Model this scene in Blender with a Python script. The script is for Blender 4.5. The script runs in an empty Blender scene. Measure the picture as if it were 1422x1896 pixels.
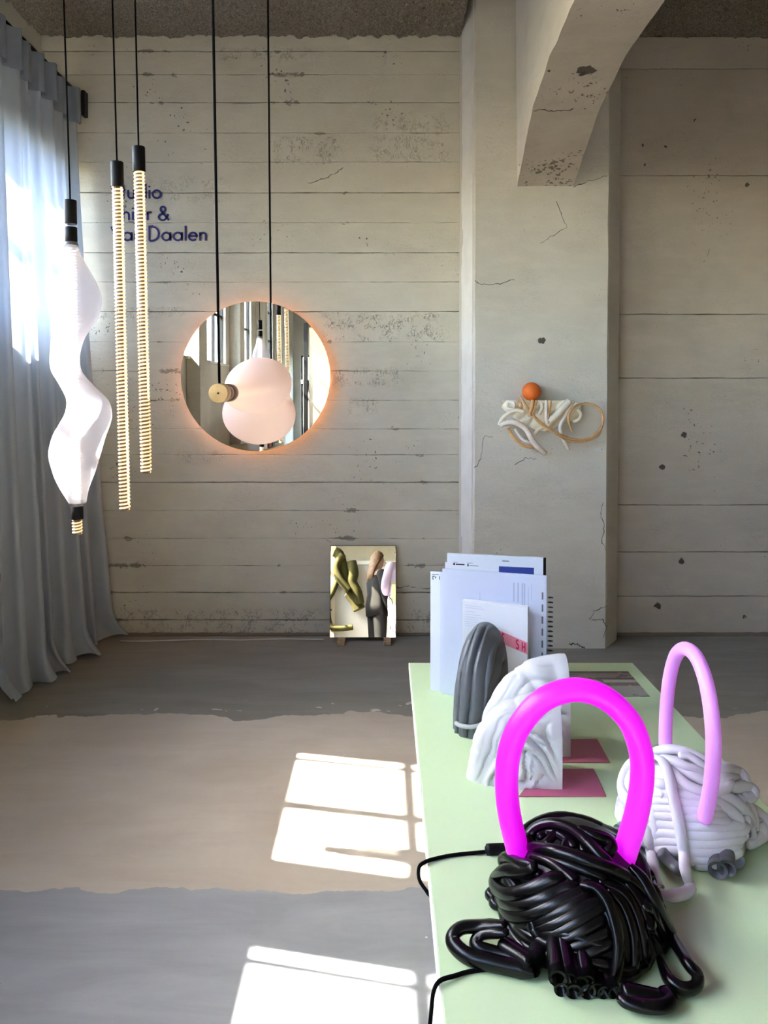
import bpy, bmesh, math, random
from mathutils import Vector, Matrix, noise
random.seed(7)
R = math.radians
sc = bpy.context.scene
COL = sc.collection

# ------------------------------------------------------------------ camera
F = 1450.0                 # focal length in pixels of the 1422 x 1896 frame
CX, HORIZON = 711.0, 738.0
PITCH = R(1.5)
PPY = HORIZON + F * math.tan(PITCH)      # principal point row
EYE = Vector((0, 0, 1.55))
cam = bpy.data.cameras.new('camera')
cam.sensor_fit = 'VERTICAL'
cam.sensor_height = 24.0
cam.lens = F / 1896.0 * 24.0
cam.shift_y = -(948.0 - PPY) / 1896.0
cam.clip_start = 0.05
camo = bpy.data.objects.new('camera', cam)
camo.location = EYE
camo.rotation_euler = (math.pi / 2 - PITCH, 0, 0)
COL.objects.link(camo)
sc.camera = camo

# ------------------------------------------------------------------ world, sun, exposure
SUN_DIR = Vector((1.0, -0.22, -1.134)).normalized()       # direction the light travels
SUN_EL = math.asin(-SUN_DIR.z)
w = bpy.data.worlds.new('sky')
sc.world = w
w.use_nodes = True
nt = w.node_tree
bg = nt.nodes['Background']
sky = nt.nodes.new('ShaderNodeTexSky')
sky.sky_type = 'NISHITA'
sky.sun_disc = False
sky.sun_elevation = SUN_EL
sky.sun_rotation = math.atan2(-SUN_DIR.x, -SUN_DIR.y)
sky.air_density = 1.0
sky.dust_density = 1.4
nt.links.new(sky.outputs[0], bg.inputs[0])
bg.inputs[1].default_value = 1.35
sl = bpy.data.lights.new('sun', 'SUN')
sl.energy = 22.0
sl.angle = R(0.53)
sl.color = (1.0, 0.95, 0.86)
so = bpy.data.objects.new('sun', sl)
so.rotation_euler = SUN_DIR.to_track_quat('-Z', 'Y').to_euler()
so.location = (-6, 5, 9)
COL.objects.link(so)
sc.view_settings.view_transform = 'Standard'
sc.view_settings.look = 'None'
sc.view_settings.gamma = 1.0
sc.view_settings.use_curve_mapping = False
sc.view_settings.exposure = 1.82
sc.cycles.use_denoising = True
sc.cycles.use_adaptive_sampling = True
sc.cycles.adaptive_threshold = 0.2
sc.cycles.adaptive_min_samples = 16
sc.cycles.max_bounces = 8
sc.cycles.diffuse_bounces = 4
sc.cycles.transparent_max_bounces = 10
sc.cycles.caustics_reflective = False
sc.cycles.caustics_refractive = False
sc.cycles.sample_clamp_indirect = 6.0

# ------------------------------------------------------------------ photo -> place helpers
_RM = Matrix.Rotation(math.pi / 2 - PITCH, 3, 'X')
def ray(px, py):
    return _RM @ Vector(((px - CX) / F, -(py - PPY) / F, -1.0))
def PY(px, py, y):
    d = ray(px, py); return EYE + d * ((y - EYE.y) / d.y)
def PZ(px, py, z):
    d = ray(px, py); return EYE + d * ((z - EYE.z) / d.z)

# ------------------------------------------------------------------ material helpers
def lin(c):
    out = []
    for v in c:
        v = v / 255.0
        out.append(v / 12.92 if v <= 0.04045 else ((v + 0.055) / 1.055) ** 2.4)
    return (*out, 1.0)
MATS = {}
def newmat(name):
    m = bpy.data.materials.new(name); m.use_nodes = True
    MATS[name] = m
    return m, m.node_tree, m.node_tree.nodes['Principled BSDF']
def N(t, kind, **kw):
    n = t.nodes.new(kind)
    for k, v in kw.items():
        if k.startswith('i_'):
            key = k[2:]
            key = int(key) if key.isdigit() else key.replace('_', ' ')
            n.inputs[key].default_value = v
        else:
            setattr(n, k, v)
    return n
def ramp(t, src, p0, p1, c0=(0, 0, 0, 1), c1=(1, 1, 1, 1)):
    r = t.nodes.new('ShaderNodeValToRGB')
    r.color_ramp.elements[0].position = p0; r.color_ramp.elements[0].color = c0
    r.color_ramp.elements[1].position = p1; r.color_ramp.elements[1].color = c1
    t.links.new(src, r.inputs[0])
    return r.outputs[0]
def mixc(t, fac, a, b, mode='MIX'):
    m = t.nodes.new('ShaderNodeMix'); m.data_type = 'RGBA'; m.blend_type = mode
    if isinstance(fac, (int, float)): m.inputs[0].default_value = fac
    else: t.links.new(fac, m.inputs[0])
    for s, v in ((6, a), (7, b)):
        if isinstance(v, tuple): m.inputs[s].default_value = v
        else: t.links.new(v, m.inputs[s])
    return m.outputs[2]
def math_(t, op, a, b=None, clamp=False):
    m = t.nodes.new('ShaderNodeMath'); m.operation = op; m.use_clamp = clamp
    for s, v in ((0, a), (1, b)):
        if v is None: continue
        if isinstance(v, (int, float)): m.inputs[s].default_value = v
        else: t.links.new(v, m.inputs[s])
    return m.outputs[0]
def pos(t, scale=(1, 1, 1)):
    g = t.nodes.new('ShaderNodeNewGeometry')
    mp = t.nodes.new('ShaderNodeMapping'); mp.inputs['Scale'].default_value = scale
    t.links.new(g.outputs['Position'], mp.inputs[0])
    return mp.outputs[0]
def noise_(t, vec, scale, detail=4, rough=0.55, dist=0.0):
    detail = min(detail, 4)
    n = N(t, 'ShaderNodeTexNoise', i_Scale=scale, i_Detail=detail, i_Roughness=rough, i_Distortion=dist)
    t.links.new(vec, n.inputs['Vector'])
    return n.outputs[0]
def bump(t, b, h, strength, dist=0.01):
    n = N(t, 'ShaderNodeBump', i_Strength=strength, i_Distance=dist)
    t.links.new(h, n.inputs['Height'])
    t.links.new(n.outputs[0], b.inputs['Normal'])
def simple(name, c, rough=0.5, metal=0.0, var=0.0, vscale=20, bmp=0.0, bscale=60, **kw):
    m, t, b = newmat(name)
    b.inputs['Base Color'].default_value = lin(c)
    b.inputs['Roughness'].default_value = rough
    b.inputs['Metallic'].default_value = metal
    p = None
    if var:
        p = pos(t)
        n = noise_(t, p, vscale)
        c0 = tuple(max(0, v * (1 - var)) for v in c); c1 = tuple(min(255, v * (1 + var)) for v in c)
        t.links.new(ramp(t, n, 0.3, 0.7, lin(c0), lin(c1)), b.inputs['Base Color'])
    if bmp:
        p = p or pos(t)
        bump(t, b, noise_(t, p, bscale), bmp, 0.004)
    for k, v in kw.items():
        b.inputs[k.replace('_', ' ')].default_value = v
    return m
def emit(name, c, strength, base=None, rough=0.5):
    m, t, b = newmat(name)
    b.inputs['Base Color'].default_value = lin(base or c)
    b.inputs['Roughness'].default_value = rough
    b.inputs['Emission Color'].default_value = lin(c)
    b.inputs['Emission Strength'].default_value = strength
    return m

def concrete(name, base, dark, grime, pits=0.12, edge=False, bscale=1.0, spots=(), patches=()):
    m, t, b = newmat(name)
    p = pos(t)
    big = noise_(t, p, 1.3, 5, 0.6, 0.4)
    mid = noise_(t, pos(t, (1.2, 1.2, 4.0)), 3.5, 6, 0.65)
    fine = noise_(t, p, 60, 6, 0.7)
    col = mixc(t, ramp(t, big, 0.3, 0.7), lin(dark), lin(base))
    col = mixc(t, math_(t, 'MULTIPLY', ramp(t, mid, 0.45, 0.75), 0.35), col, lin(tuple(min(255, v * 1.06) for v in base)))
    # pits: small irregular dark marks, clustered
    v = N(t, 'ShaderNodeTexVoronoi', i_Scale=34.0, i_Randomness=1.0)
    dv = t.nodes.new('ShaderNodeVectorMath'); dv.operation = 'ADD'
    nz = N(t, 'ShaderNodeTexNoise', i_Scale=40.0, i_Detail=3.0)
    t.links.new(p, nz.inputs['Vector'])
    sc_ = t.nodes.new('ShaderNodeVectorMath'); sc_.operation = 'SCALE'; sc_.inputs[3].default_value = 0.05
    t.links.new(nz.outputs['Color'], sc_.inputs[0])
    t.links.new(p, dv.inputs[0]); t.links.new(sc_.outputs[0], dv.inputs[1])
    t.links.new(dv.outputs[0], v.inputs['Vector'])
    cl = noise_(t, p, 2.2, 3, 0.6)
    lim = math_(t, 'MULTIPLY', ramp(t, cl, 0.5, 0.72), pits * 2.2)
    pit = math_(t, 'LESS_THAN', v.outputs['Distance'], lim)
    col = mixc(t, math_(t, 'MULTIPLY', pit, 0.85), col, lin(grime))
    h = math_(t, 'SUBTRACT', fine, math_(t, 'MULTIPLY', pit, 1.5))
    # scratchy lines
    ln = noise_(t, pos(t, (1.0, 1.0, 5.0)), 9, 8, 0.75, 1.5)
    thin = math_(t, 'LESS_THAN', math_(t, 'ABSOLUTE', math_(t, 'SUBTRACT', ln, 0.5)), 0.004)
    msk = ramp(t, noise_(t, p, 1.7, 3, 0.6, 0.7), 0.52, 0.6)
    thin = math_(t, 'MULTIPLY', thin, msk)
    col = mixc(t, math_(t, 'MULTIPLY', thin, 0.55), col, lin(grime))
    if edge:
        a = N(t, 'ShaderNodeAttribute', attribute_name='edge')
        gn = noise_(t, pos(t, (1, 1, 1.6)), 22, 7, 0.75, 0.8)
        gl = noise_(t, pos(t, (1, 1, 0.6)), 2.4, 3, 0.6)
        k = math_(t, 'MULTIPLY', a.outputs['Fac'], ramp(t, gl, 0.47, 0.66))
        g = math_(t, 'GREATER_THAN', math_(t, 'MULTIPLY', k, gn), 0.40)
        col = mixc(t, math_(t, 'MULTIPLY', g, 0.6), col, lin(grime))
        h = math_(t, 'SUBTRACT', h, math_(t, 'MULTIPLY', g, 1.2))
    if patches:
        sx = t.nodes.new('ShaderNodeSeparateXYZ'); t.links.new(dv.outputs[0], sx.inputs[0])
        msum = None
        for (A_, B_, k_) in patches:
            xc, hx = (A_.x + B_.x) / 2 + .025, (B_.x - A_.x) / 2
            zc, hz = (A_.z + B_.z) / 2 + .025, (A_.z - B_.z) / 2
            ax_ = math_(t, 'SUBTRACT', 1.0, math_(t, 'MULTIPLY', math_(t, 'ABSOLUTE', math_(t, 'SUBTRACT', sx.outputs['X'], xc)), 1 / hx))
            az_ = math_(t, 'SUBTRACT', 1.0, math_(t, 'MULTIPLY', math_(t, 'ABSOLUTE', math_(t, 'SUBTRACT', sx.outputs['Z'], zc)), 1 / hz))
            mm = math_(t, 'MULTIPLY', math_(t, 'MULTIPLY', math_(t, 'MINIMUM', ax_, az_), 4.0, True), k_)
            msum = mm if msum is None else math_(t, 'MAXIMUM', msum, mm)
        ln2 = noise_(t, pos(t, (1.0, 1.0, .6)), 26, 6, .62, 2.2)
        l2 = math_(t, 'LESS_THAN', math_(t, 'ABSOLUTE', math_(t, 'SUBTRACT', ln2, .5)), .026)
        brk = ramp(t, noise_(t, p, 12, 3, .6), .46, .56)
        l2 = math_(t, 'MULTIPLY', math_(t, 'MULTIPLY', l2, brk), msum)
        col = mixc(t, math_(t, 'MULTIPLY', l2, .75), col, lin(grime))
        h = math_(t, 'SUBTRACT', h, math_(t, 'MULTIPLY', l2, 2.0))
        h = math_(t, 'ADD', h, math_(t, 'MULTIPLY', msum, math_(t, 'MULTIPLY', ln2, 1.5)))
    for (q, r) in spots:
        vm = t.nodes.new('ShaderNodeVectorMath'); vm.operation = 'DISTANCE'
        t.links.new(dv.outputs[0], vm.inputs[0]); vm.inputs[1].default_value = (q.x + .025, q.y + .025, q.z + .025)
        s = math_(t, 'LESS_THAN', vm.outputs['Value'], r * .62)
        col = mixc(t, math_(t, 'MULTIPLY', s, 0.9), col, lin((52, 44, 36)))
        h = math_(t, 'SUBTRACT', h, math_(t, 'MULTIPLY', s, 3.0))
    t.links.new(col, b.inputs['Base Color'])
    b.inputs['Roughness'].default_value = 0.85
    bump(t, b, h, 0.5 * bscale, 0.004)
    return m

# ------------------------------------------------------------------ mesh helpers
def raw(name, verts, faces, mat, parent=None, loc=None, smooth=False, uv=None):
    me = bpy.data.meshes.new(name)
    off = Vector((0, 0, 0))
    if parent is not None:
        q = parent
        while q is not None:
            off = off + q.location; q = q.parent
    elif loc is not None:
        off = Vector(loc)
    me.from_pydata([tuple(Vector(v) - off) for v in verts], [], faces)
    if smooth:
        for p in me.polygons: p.use_smooth = True
    if mat is not None: me.materials.append(mat)
    o = bpy.data.objects.new(name, me)
    if parent is not None: o.parent = parent
    elif loc is not None: o.location = loc
    COL.objects.link(o)
    return o
def tag(o, label=None, cat=None, group=None, kind=None):
    if label: o['label'] = label
    if cat: o['category'] = cat
    if group: o['group'] = group
    if kind: o['kind'] = kind
    return o
def empty(name, loc, label=None, cat=None, group=None, kind=None):
    o = bpy.data.objects.new(name, None); o.location = loc; o.empty_display_size = 0.05
    COL.objects.link(o)
    return tag(o, label, cat, group, kind)
def box_vf(x0, x1, y0, y1, z0, z1):
    v = [(x0, y0, z0), (x1, y0, z0), (x1, y1, z0), (x0, y1, z0), (x0, y0, z1), (x1, y0, z1), (x1, y1, z1), (x0, y1, z1)]
    f = [(0, 3, 2, 1), (4, 5, 6, 7), (0, 1, 5, 4), (1, 2, 6, 5), (2, 3, 7, 6), (3, 0, 4, 7)]
    return v, f
def bevel_mod(o, w=0.003, seg=2):
    if w:
        m = o.modifiers.new('bevel', 'BEVEL'); m.width = w; m.segments = seg; m.limit_method = 'ANGLE'
    return o
def box(name, x0, x1, y0, y1, z0, z1, mat, parent=None, loc=None, bev=0.003):
    v, f = box_vf(x0, x1, y0, y1, z0, z1)
    if parent is None and loc is None: loc = ((x0 + x1) / 2, (y0 + y1) / 2, z0)
    return bevel_mod(raw(name, v, f, mat, parent, loc), bev)
def slab_vf(corners, n, th):
    """quad (4 Vectors) thickened by th along -n"""
    a = [Vector(c) for c in corners]; bq = [c - Vector(n) * th for c in a]
    return [*a, *bq], [(0, 1, 2, 3), (7, 6, 5, 4), (0, 4, 5, 1), (1, 5, 6, 2), (2, 6, 7, 3), (3, 7, 4, 0)]
def smooth_path(pts, n, closed=False):
    P = [Vector(p) for p in pts]; out = []
    m = len(P)
    segs = m if closed else m - 1
    for i in range(segs):
        if closed:
            p0, p1, p2, p3 = P[(i - 1) % m], P[i], P[(i + 1) % m], P[(i + 2) % m]
        else:
            p0, p1, p2, p3 = P[max(i - 1, 0)], P[i], P[i + 1], P[min(i + 2, m - 1)]
        for k in range(n):
            t = k / n
            out.append(0.5 * ((2 * p1) + (p2 - p0) * t + (2 * p0 - 5 * p1 + 4 * p2 - p3) * t * t + (3 * p1 - p0 - 3 * p2 + p3) * t ** 3))
    if not closed: out.append(P[-1])
    return out
def tube_vf(path, r, ns=8, closed=False, hollow=False, flat=1.0):
    """swept tube; r float or list; flat < 1 squashes the section"""
    n = len(path); V, Fc = [], []
    rr = [r] * n if isinstance(r, (int, float)) else r
    T = []
    for i in range(n):
        a = path[(i + 1) % n] if closed else path[min(i + 1, n - 1)]
        b = path[(i - 1) % n] if closed else path[max(i - 1, 0)]
        d = a - b
        T.append(d.normalized() if d.length > 1e-9 else Vector((0, 0, 1)))
    ref = Vector((0, 0, 1)) if abs(T[0].z) < 0.9 else Vector((1, 0, 0))
    u = (ref - T[0] * ref.dot(T[0])).normalized()
    for i in range(n):
        u = u - T[i] * u.dot(T[i])
        u = u.normalized() if u.length > 1e-6 else T[i].orthogonal().normalized()
        wv = T[i].cross(u)
        for k in range(ns):
            a = 2 * math.pi * k / ns
            V.append(path[i] + (u * math.cos(a) * flat + wv * math.sin(a)) * rr[i])
    m = n if closed else n - 1
    for i in range(m):
        j = (i + 1) % n
        for k in range(ns):
            l = (k + 1) % ns
            Fc.append((i * ns + k, i * ns + l, j * ns + l, j * ns + k))
    if not closed:
        if hollow:
            for (row, sgn) in ((0, 1), (n - 1, -1)):
                base = len(V)
                c = path[row]
                for k in range(ns):
                    q = V[row * ns + k]; V.append(c + (q - c) * 0.68)
                for k in range(ns):
                    q = V[row * ns + k]; V.append(c + (q - c) * 0.66 + T[row] * sgn * rr[row] * 2.2)
                for k in range(ns):
                    l = (k + 1) % ns
                    Fc.append((row * ns + k, row * ns + l, base + l, base + k))
                    Fc.append((base + k, base + l, base + ns + l, base + ns + k))
                Fc.append(tuple(base + ns + k for k in range(ns)))
        else:
            Fc.append(tuple(range(ns))[::-1]); Fc.append(tuple((n - 1) * ns + k for k in range(ns)))
    return V, Fc
def tube(name, pts, r, mat, parent=None, loc=None, n=6, ns=8, closed=False, hollow=False, flat=1.0, smooth=True):
    path = smooth_path(pts, n, closed) if n > 1 else [Vector(p) for p in pts]
    if isinstance(r, (list, tuple)):
        m = len(path); rl = []
        for i in range(m):
            f = i / (m - 1) * (len(r) - 1); a = int(min(f, len(r) - 2)); rl.append(r[a] + (r[a + 1] - r[a]) * (f - a))
        r = rl
    v, f = tube_vf(path, r, ns, closed, hollow, flat)
    if parent is None and loc is None: loc = min(path, key=lambda q: q.z).copy()
    return raw(name, v, f, mat, parent, loc, smooth)
def lathe(name, prof, base, axis, mat, parent=None, loc=None, ns=32, smooth=True):
    """prof: (r, h) along axis from base"""
    ax = Vector(axis).normalized(); u = ax.orthogonal().normalized(); wv = ax.cross(u); base = Vector(base)
    V, Fc = [], []
    for (r, h) in prof:
        for k in range(ns):
            a = 2 * math.pi * k / ns
            V.append(base + ax * h + (u * math.cos(a) + wv * math.sin(a)) * max(r, 1e-5))
    for i in range(len(prof) - 1):
        for k in range(ns):
            l = (k + 1) % ns
            Fc.append((i * ns + k, i * ns + l, (i + 1) * ns + l, (i + 1) * ns + k))
    Fc.append(tuple(range(ns))[::-1]); Fc.append(tuple((len(prof) - 1) * ns + k for k in range(ns)))
    o = raw(name, V, Fc, mat, parent, loc if loc is not None else (base if parent is None else None), smooth)
    if smooth:
        m = o.modifiers.new('edges', 'EDGE_SPLIT'); m.split_angle = R(40)
    return o
def loft(name, rings, mat, parent=None, loc=None, smooth=True, cap=True):
    ns = len(rings[0]); V = [p for r_ in rings for p in r_]; Fc = []
    for i in range(len(rings) - 1):
        for k in range(ns):
            l = (k + 1) % ns
            Fc.append((i * ns + k, i * ns + l, (i + 1) * ns + l, (i + 1) * ns + k))
    if cap:
        Fc.append(tuple(range(ns))[::-1]); Fc.append(tuple((len(rings) - 1) * ns + k for k in range(ns)))
    return raw(name, V, Fc, mat, parent, loc, smooth)
def interp(tab, x):
    for i in range(len(tab) - 1):
        a, b = tab[i], tab[i + 1]
        if a[0] <= x <= b[0]:
            t = (x - a[0]) / (b[0] - a[0])
            # Catmull-Rom on every column
            p0 = tab[max(i - 1, 0)]; p3 = tab[min(i + 2, len(tab) - 1)]
            o = []
            for c in range(1, len(a)):
                m1 = (b[c] - p0[c]) / max(b[0] - p0[0], 1e-6) * (b[0] - a[0])
                m2 = (p3[c] - a[c]) / max(p3[0] - a[0], 1e-6) * (b[0] - a[0])
                h = t * t * (3 - 2 * t)
                o.append(a[c] * (1 - h) + b[c] * h + m1 * (t ** 3 - 2 * t * t + t) + m2 * (t ** 3 - t * t))
            return o
    return list(tab[-1][1:]) if x > tab[-1][0] else list(tab[0][1:])

# ------------------------------------------------------------------ materials
YW = 5.09                      # face of the end wall
YC = 4.82                      # face of the column
TZ = 0.75                      # table top
wall_spots = [(PY(x, y, YW), r) for x, y, r in [(1267, 806, .034), (1226, 865, .03), (1262, 1040, .03), (1218, 1122, .034),
              (1190, 270, .016), (1231, 270, .016), (1383, 343, .02), (1195, 305, .012), (663, 441, .012), (678, 441, .012), (335, 199, .014), (1288, 222, .012), (1378, 1142, .02)]]
M_BOARD = concrete('cast_concrete_boards', (206, 199, 181), (188, 181, 163), (84, 74, 58), edge=True, spots=wall_spots[8:11], patches=[(PY(a, c, YW), PY(b, d, YW), k) for a, b, c, d, k in [(585, 836, 576, 636, 1), (612, 750, 680, 716, .9), (680, 840, 205, 305, .7), (495, 640, 250, 305, .8), (205, 430, 325, 378, .6), (390, 600, 88, 112, .9), (200, 620, 1125, 1180, .8), (700, 840, 1125, 1180, .8), (180, 345, 568, 590, .8), (300, 420, 830, 860, .5), (640, 700, 735, 770, .6)]])
M_PANEL = concrete('cast_concrete_panels', (188, 177, 160), (170, 159, 143), (84, 74, 60), edge=True, pits=.1, spots=wall_spots[:8] + wall_spots[11:])
M_COLUMN = concrete('painted_concrete_column', (210, 204, 190), (196, 190, 175), (80, 72, 60), pits=.06,
                    spots=[(PY(1003, 631, YC), .034), (PY(952, 1205, YC), .02)])
M_BEAM = concrete('beam_concrete', (190, 181, 165), (168, 158, 143), (86, 78, 66), pits=.2, spots=[(PY(1085, 125, 3.68), .07), (PY(1018, 118, 3.68), .05), (PY(1120, 118, 3.68), .035)])
M_BEAMSIDE = concrete('beam_side_lit_white', (232, 228, 216), (220, 215, 202), (110, 100, 86), pits=.05)  # window light on the beam's left side, put into a whiter concrete
M_JOINT = simple('joint_dark_concrete', (120, 108, 92), .95)
M_CRACK = simple('crack_dark', (62, 54, 44), .95)
M_TRIM = simple('white_trim_and_lit_side', (226, 224, 215), .6, var=.03, vscale=6)
M_WALLP = simple('plain_plaster', (205, 200, 186), .8, var=.05, vscale=2)
M_BROWN = simple('brown_plaster', (132, 116, 94), .8, var=.05, vscale=2)
M_DOOR = simple('cream_door_paint', (214, 202, 172), .6)
M_WHITE = simple('white_partition', (240, 238, 230), .6, var=.02, vscale=2)

def ceiling_mat():
    m, t, b = newmat('rough_woodwool_ceiling')
    p = pos(t)
    a = noise_(t, p, 26, 8, 0.75, 1.0); c = noise_(t, p, 90, 5, 0.7, 2.0)
    t.links.new(mixc(t, ramp(t, c, 0.42, 0.6), lin((120, 110, 95)), lin((206, 197, 178))), b.inputs['Base Color'])
    b.inputs['Roughness'].default_value = 0.95
    bump(t, b, math_(t, 'ADD', a, c), 1.0, 0.03)
    return m
M_CEIL = ceiling_mat()
def floor_mat():
    m, t, b = newmat('patched_concrete_floor')
    g = t.nodes.new('ShaderNodeNewGeometry')
    p = g.outputs['Position']
    s = t.nodes.new('ShaderNodeSeparateXYZ'); t.links.new(p, s.inputs[0])
    big = noise_(t, p, 1.1, 6, 0.6, 0.5)
    st = noise_(t, pos(t, (0.7, 3.0, 1)), 2.5, 6, 0.62, 0.6)
    fine = noise_(t, p, 120, 4, 0.7)
    ed1 = noise_(t, p, 2.2, 6, 0.62); ed2 = noise_(t, p, 5.0, 4, 0.6)
    y1 = math_(t, 'ADD', s.outputs['Y'], math_(t, 'MULTIPLY', math_(t, 'SUBTRACT', ed1, 0.5), 0.34))
    y2 = math_(t, 'ADD', s.outputs['Y'], math_(t, 'MULTIPLY', math_(t, 'SUBTRACT', ed2, 0.5), 0.13))
    bare = mixc(t, ramp(t, big, 0.3, 0.7), lin((180, 168, 151)), lin((200, 190, 174)))
    bare = mixc(t, math_(t, 'MULTIPLY', ramp(t, st, 0.45, 0.75), 0.4), bare, lin((166, 152, 135)))
    far = mixc(t, ramp(t, st, 0.35, 0.7), lin((130, 126, 116)), lin((144, 140, 130)))
    near = mixc(t, ramp(t, st, 0.35, 0.7), lin((148, 150, 152)), lin((164, 166, 168)))
    col = mixc(t, ramp(t, y1, 0.5, 0.502), bare, bare)
    isfar = math_(t, 'GREATER_THAN', y1, 3.78)
    isnear = math_(t, 'LESS_THAN', y2, 2.43)
    col = mixc(t, isfar, col, far)
    col = mixc(t, isnear, col, near)
    # flakes of bare screed showing through the paint close to the far seam, and specks
    fl = noise_(t, pos(t, (1.0, 2.2, 1)), 5, 5, 0.6, 0.3)
    band = math_(t, 'MULTIPLY', math_(t, 'GREATER_THAN', y1, 3.78), math_(t, 'LESS_THAN', y1, 3.98))
    flk = math_(t, 'MULTIPLY', band, math_(t, 'GREATER_THAN', fl, 0.66))
    col = mixc(t, flk, col, lin((196, 192, 182)))
    v = N(t, 'ShaderNodeTexVoronoi', i_Scale=7.0); t.links.new(p, v.inputs['Vector'])
    sp = math_(t, 'LESS_THAN', v.outputs['Distance'], 0.028)
    vc = t.nodes.new('ShaderNodeSeparateColor'); t.links.new(v.outputs['Color'], vc.inputs[0])
    lightsp = math_(t, 'GREATER_THAN', vc.outputs[0], 0.55)
    col = mixc(t, math_(t, 'MULTIPLY', math_(t, 'MULTIPLY', sp, lightsp), isnear), col, lin((212, 210, 204)))
    darksp = math_(t, 'LESS_THAN', vc.outputs[1], 0.3)
    col = mixc(t, math_(t, 'MULTIPLY', math_(t, 'MULTIPLY', sp, darksp), 0.8), col, lin((74, 66, 58)))
    t.links.new(col, b.inputs['Base Color'])
    b.inputs['Roughness'].default_value = 0.62
    b.inputs['Specular IOR Level'].default_value = 0.35
    bump(t, b, math_(t, 'ADD', math_(t, 'MULTIPLY', fine, 0.3), st), 0.18, 0.008)
    return m
M_FLOOR = floor_mat()

def cloth(name, c, trans, transp, tc=None):
    m, t, b = newmat(name)
    t.nodes.remove(b)
    out = t.nodes['Material Output']
    d = N(t, 'ShaderNodeBsdfDiffuse'); d.inputs[0].default_value = lin(c)
    tr = N(t, 'ShaderNodeBsdfTranslucent'); tr.inputs[0].default_value = lin(tc or c)
    tp = N(t, 'ShaderNodeBsdfTransparent')
    m1 = N(t, 'ShaderNodeMixShader'); m1.inputs[0].default_value = trans
    m2 = N(t, 'ShaderNodeMixShader'); m2.inputs[0].default_value = transp
    t.links.new(d.outputs[0], m1.inputs[1]); t.links.new(tr.outputs[0], m1.inputs[2])
    t.links.new(m1.outputs[0], m2.inputs[1]); t.links.new(tp.outputs[0], m2.inputs[2])
    t.links.new(m2.outputs[0], out.inputs[0])
    wv = noise_(t, pos(t, (1, 1, 0.4)), 300, 2, 0.6)
    bn = N(t, 'ShaderNodeBump', i_Strength=0.15, i_Distance=0.002)
    t.links.new(wv, bn.inputs['Height'])
    t.links.new(bn.outputs[0], d.inputs['Normal'])
    return m
M_CURTAIN = cloth('blue_grey_voile', (198, 204, 208), 0.40, 0.0, (138, 154, 178))
M_BAND = cloth('blue_grey_voile_doubled', (158, 166, 176), 0.35, 0.0, (140, 156, 178))
M_SHADE = cloth('white_knit_lampshade', (186, 186, 193), 0.46, 0.28, (192, 194, 202))
M_SHADE2 = cloth('blush_knit_lampshade', (226, 210, 204), 0.55, 0.05, (242, 224, 212))
def glass_mat(name, tint=(1, 1, 1, 1), refl=0.12, rough=0.02):
    m, t, b = newmat(name)
    t.nodes.remove(b)
    out = t.nodes['Material Output']
    g = N(t, 'ShaderNodeBsdfGlossy'); g.inputs['Roughness'].default_value = rough
    tp = N(t, 'ShaderNodeBsdfTransparent'); tp.inputs[0].default_value = tint
    lw = N(t, 'ShaderNodeLayerWeight', i_Blend=0.5)
    fac = math_(t, 'ADD', math_(t, 'MULTIPLY', math_(t, 'POWER', lw.outputs['Facing'], 4.0), 0.6), refl * 0.3, True)
    mx = N(t, 'ShaderNodeMixShader')
    t.links.new(fac, mx.inputs[0]); t.links.new(tp.outputs[0], mx.inputs[1]); t.links.new(g.outputs[0], mx.inputs[2])
    t.links.new(mx.outputs[0], out.inputs[0])
    return m
M_PANE = glass_mat('window_glass', (0.97, 0.98, 0.98, 1), .08)
M_CLEAR = glass_mat('clear_acrylic', (0.97, 0.95, 0.93, 1), .2, .05)
M_PLASTIC = glass_mat('clear_plastic_sleeve', (0.93, 0.94, 0.97, 1), .12, .15)
M_BLACK = simple('black_anodised', (6, 6, 7), .5, Specular_IOR_Level=.2)
M_STEEL = simple('black_steel_frame', (12, 12, 13), .5)
M_CORD = simple('black_cord', (5, 5, 5), .9, Specular_IOR_Level=.1)
M_MIRROR = simple('silver_mirror', (236, 236, 230), .0, 1.0)
M_MIRROR2 = simple('warm_mirror', (238, 232, 214), .0, 1.0)
M_MEDGE = simple('mirror_edge', (120, 112, 92), .4)
M_LED = emit('warm_led', (255, 170, 118), 8.0)
M_COIL = emit('led_coil_glow', (255, 214, 150), .25, (255, 236, 205))
M_COIL_IN = emit('led_core_glow', (255, 240, 226), .75)
M_GLOW4 = emit('warm_core_glow', (255, 228, 196), 1.0)
M_STRIP = emit('highlight_strip_glow', (255, 246, 236), .40, (250, 246, 240))
M_CORE = simple('taupe_core', (120, 104, 86), .6)
M_BRASS = simple('brushed_brass', (214, 176, 118), .38, .6, var=.06, vscale=30)
M_BRONZE = simple('dark_bronze', (120, 92, 66), .4, .7)
M_WOOD = simple('pale_wood', (172, 148, 112), .7, var=.12, vscale=25)
M_TABLE = simple('mint_table_top', (198, 221, 174), .45, var=.012, vscale=3, bmp=.02, bscale=30)
M_TABLE_EDGE = simple('pale_cream_edge', (244, 246, 226), .5)
M_PAPER = simple('white_paper', (240, 241, 246), .75)
M_PAPER2 = simple('cool_white_paper', (238, 240, 248), .75)
M_BOOK = simple('book_cover', (236, 236, 236), .6)
M_PRINT = simple('grey_print', (120, 122, 130), .8)
M_PRINTL = simple('faint_print', (206, 208, 218), .8)
M_INK = simple('black_print', (38, 38, 42), .8)
M_BLUE = simple('blue_print', (46, 66, 150), .7)
M_LETTER = simple('navy_vinyl_letters', (30, 32, 104), .6)
M_PINK = simple('pink_stamp', (240, 150, 168), .8)
M_RED = simple('red_stamp', (222, 52, 84), .8)
M_GREEN = simple('green_print', (38, 110, 80), .7)
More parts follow.
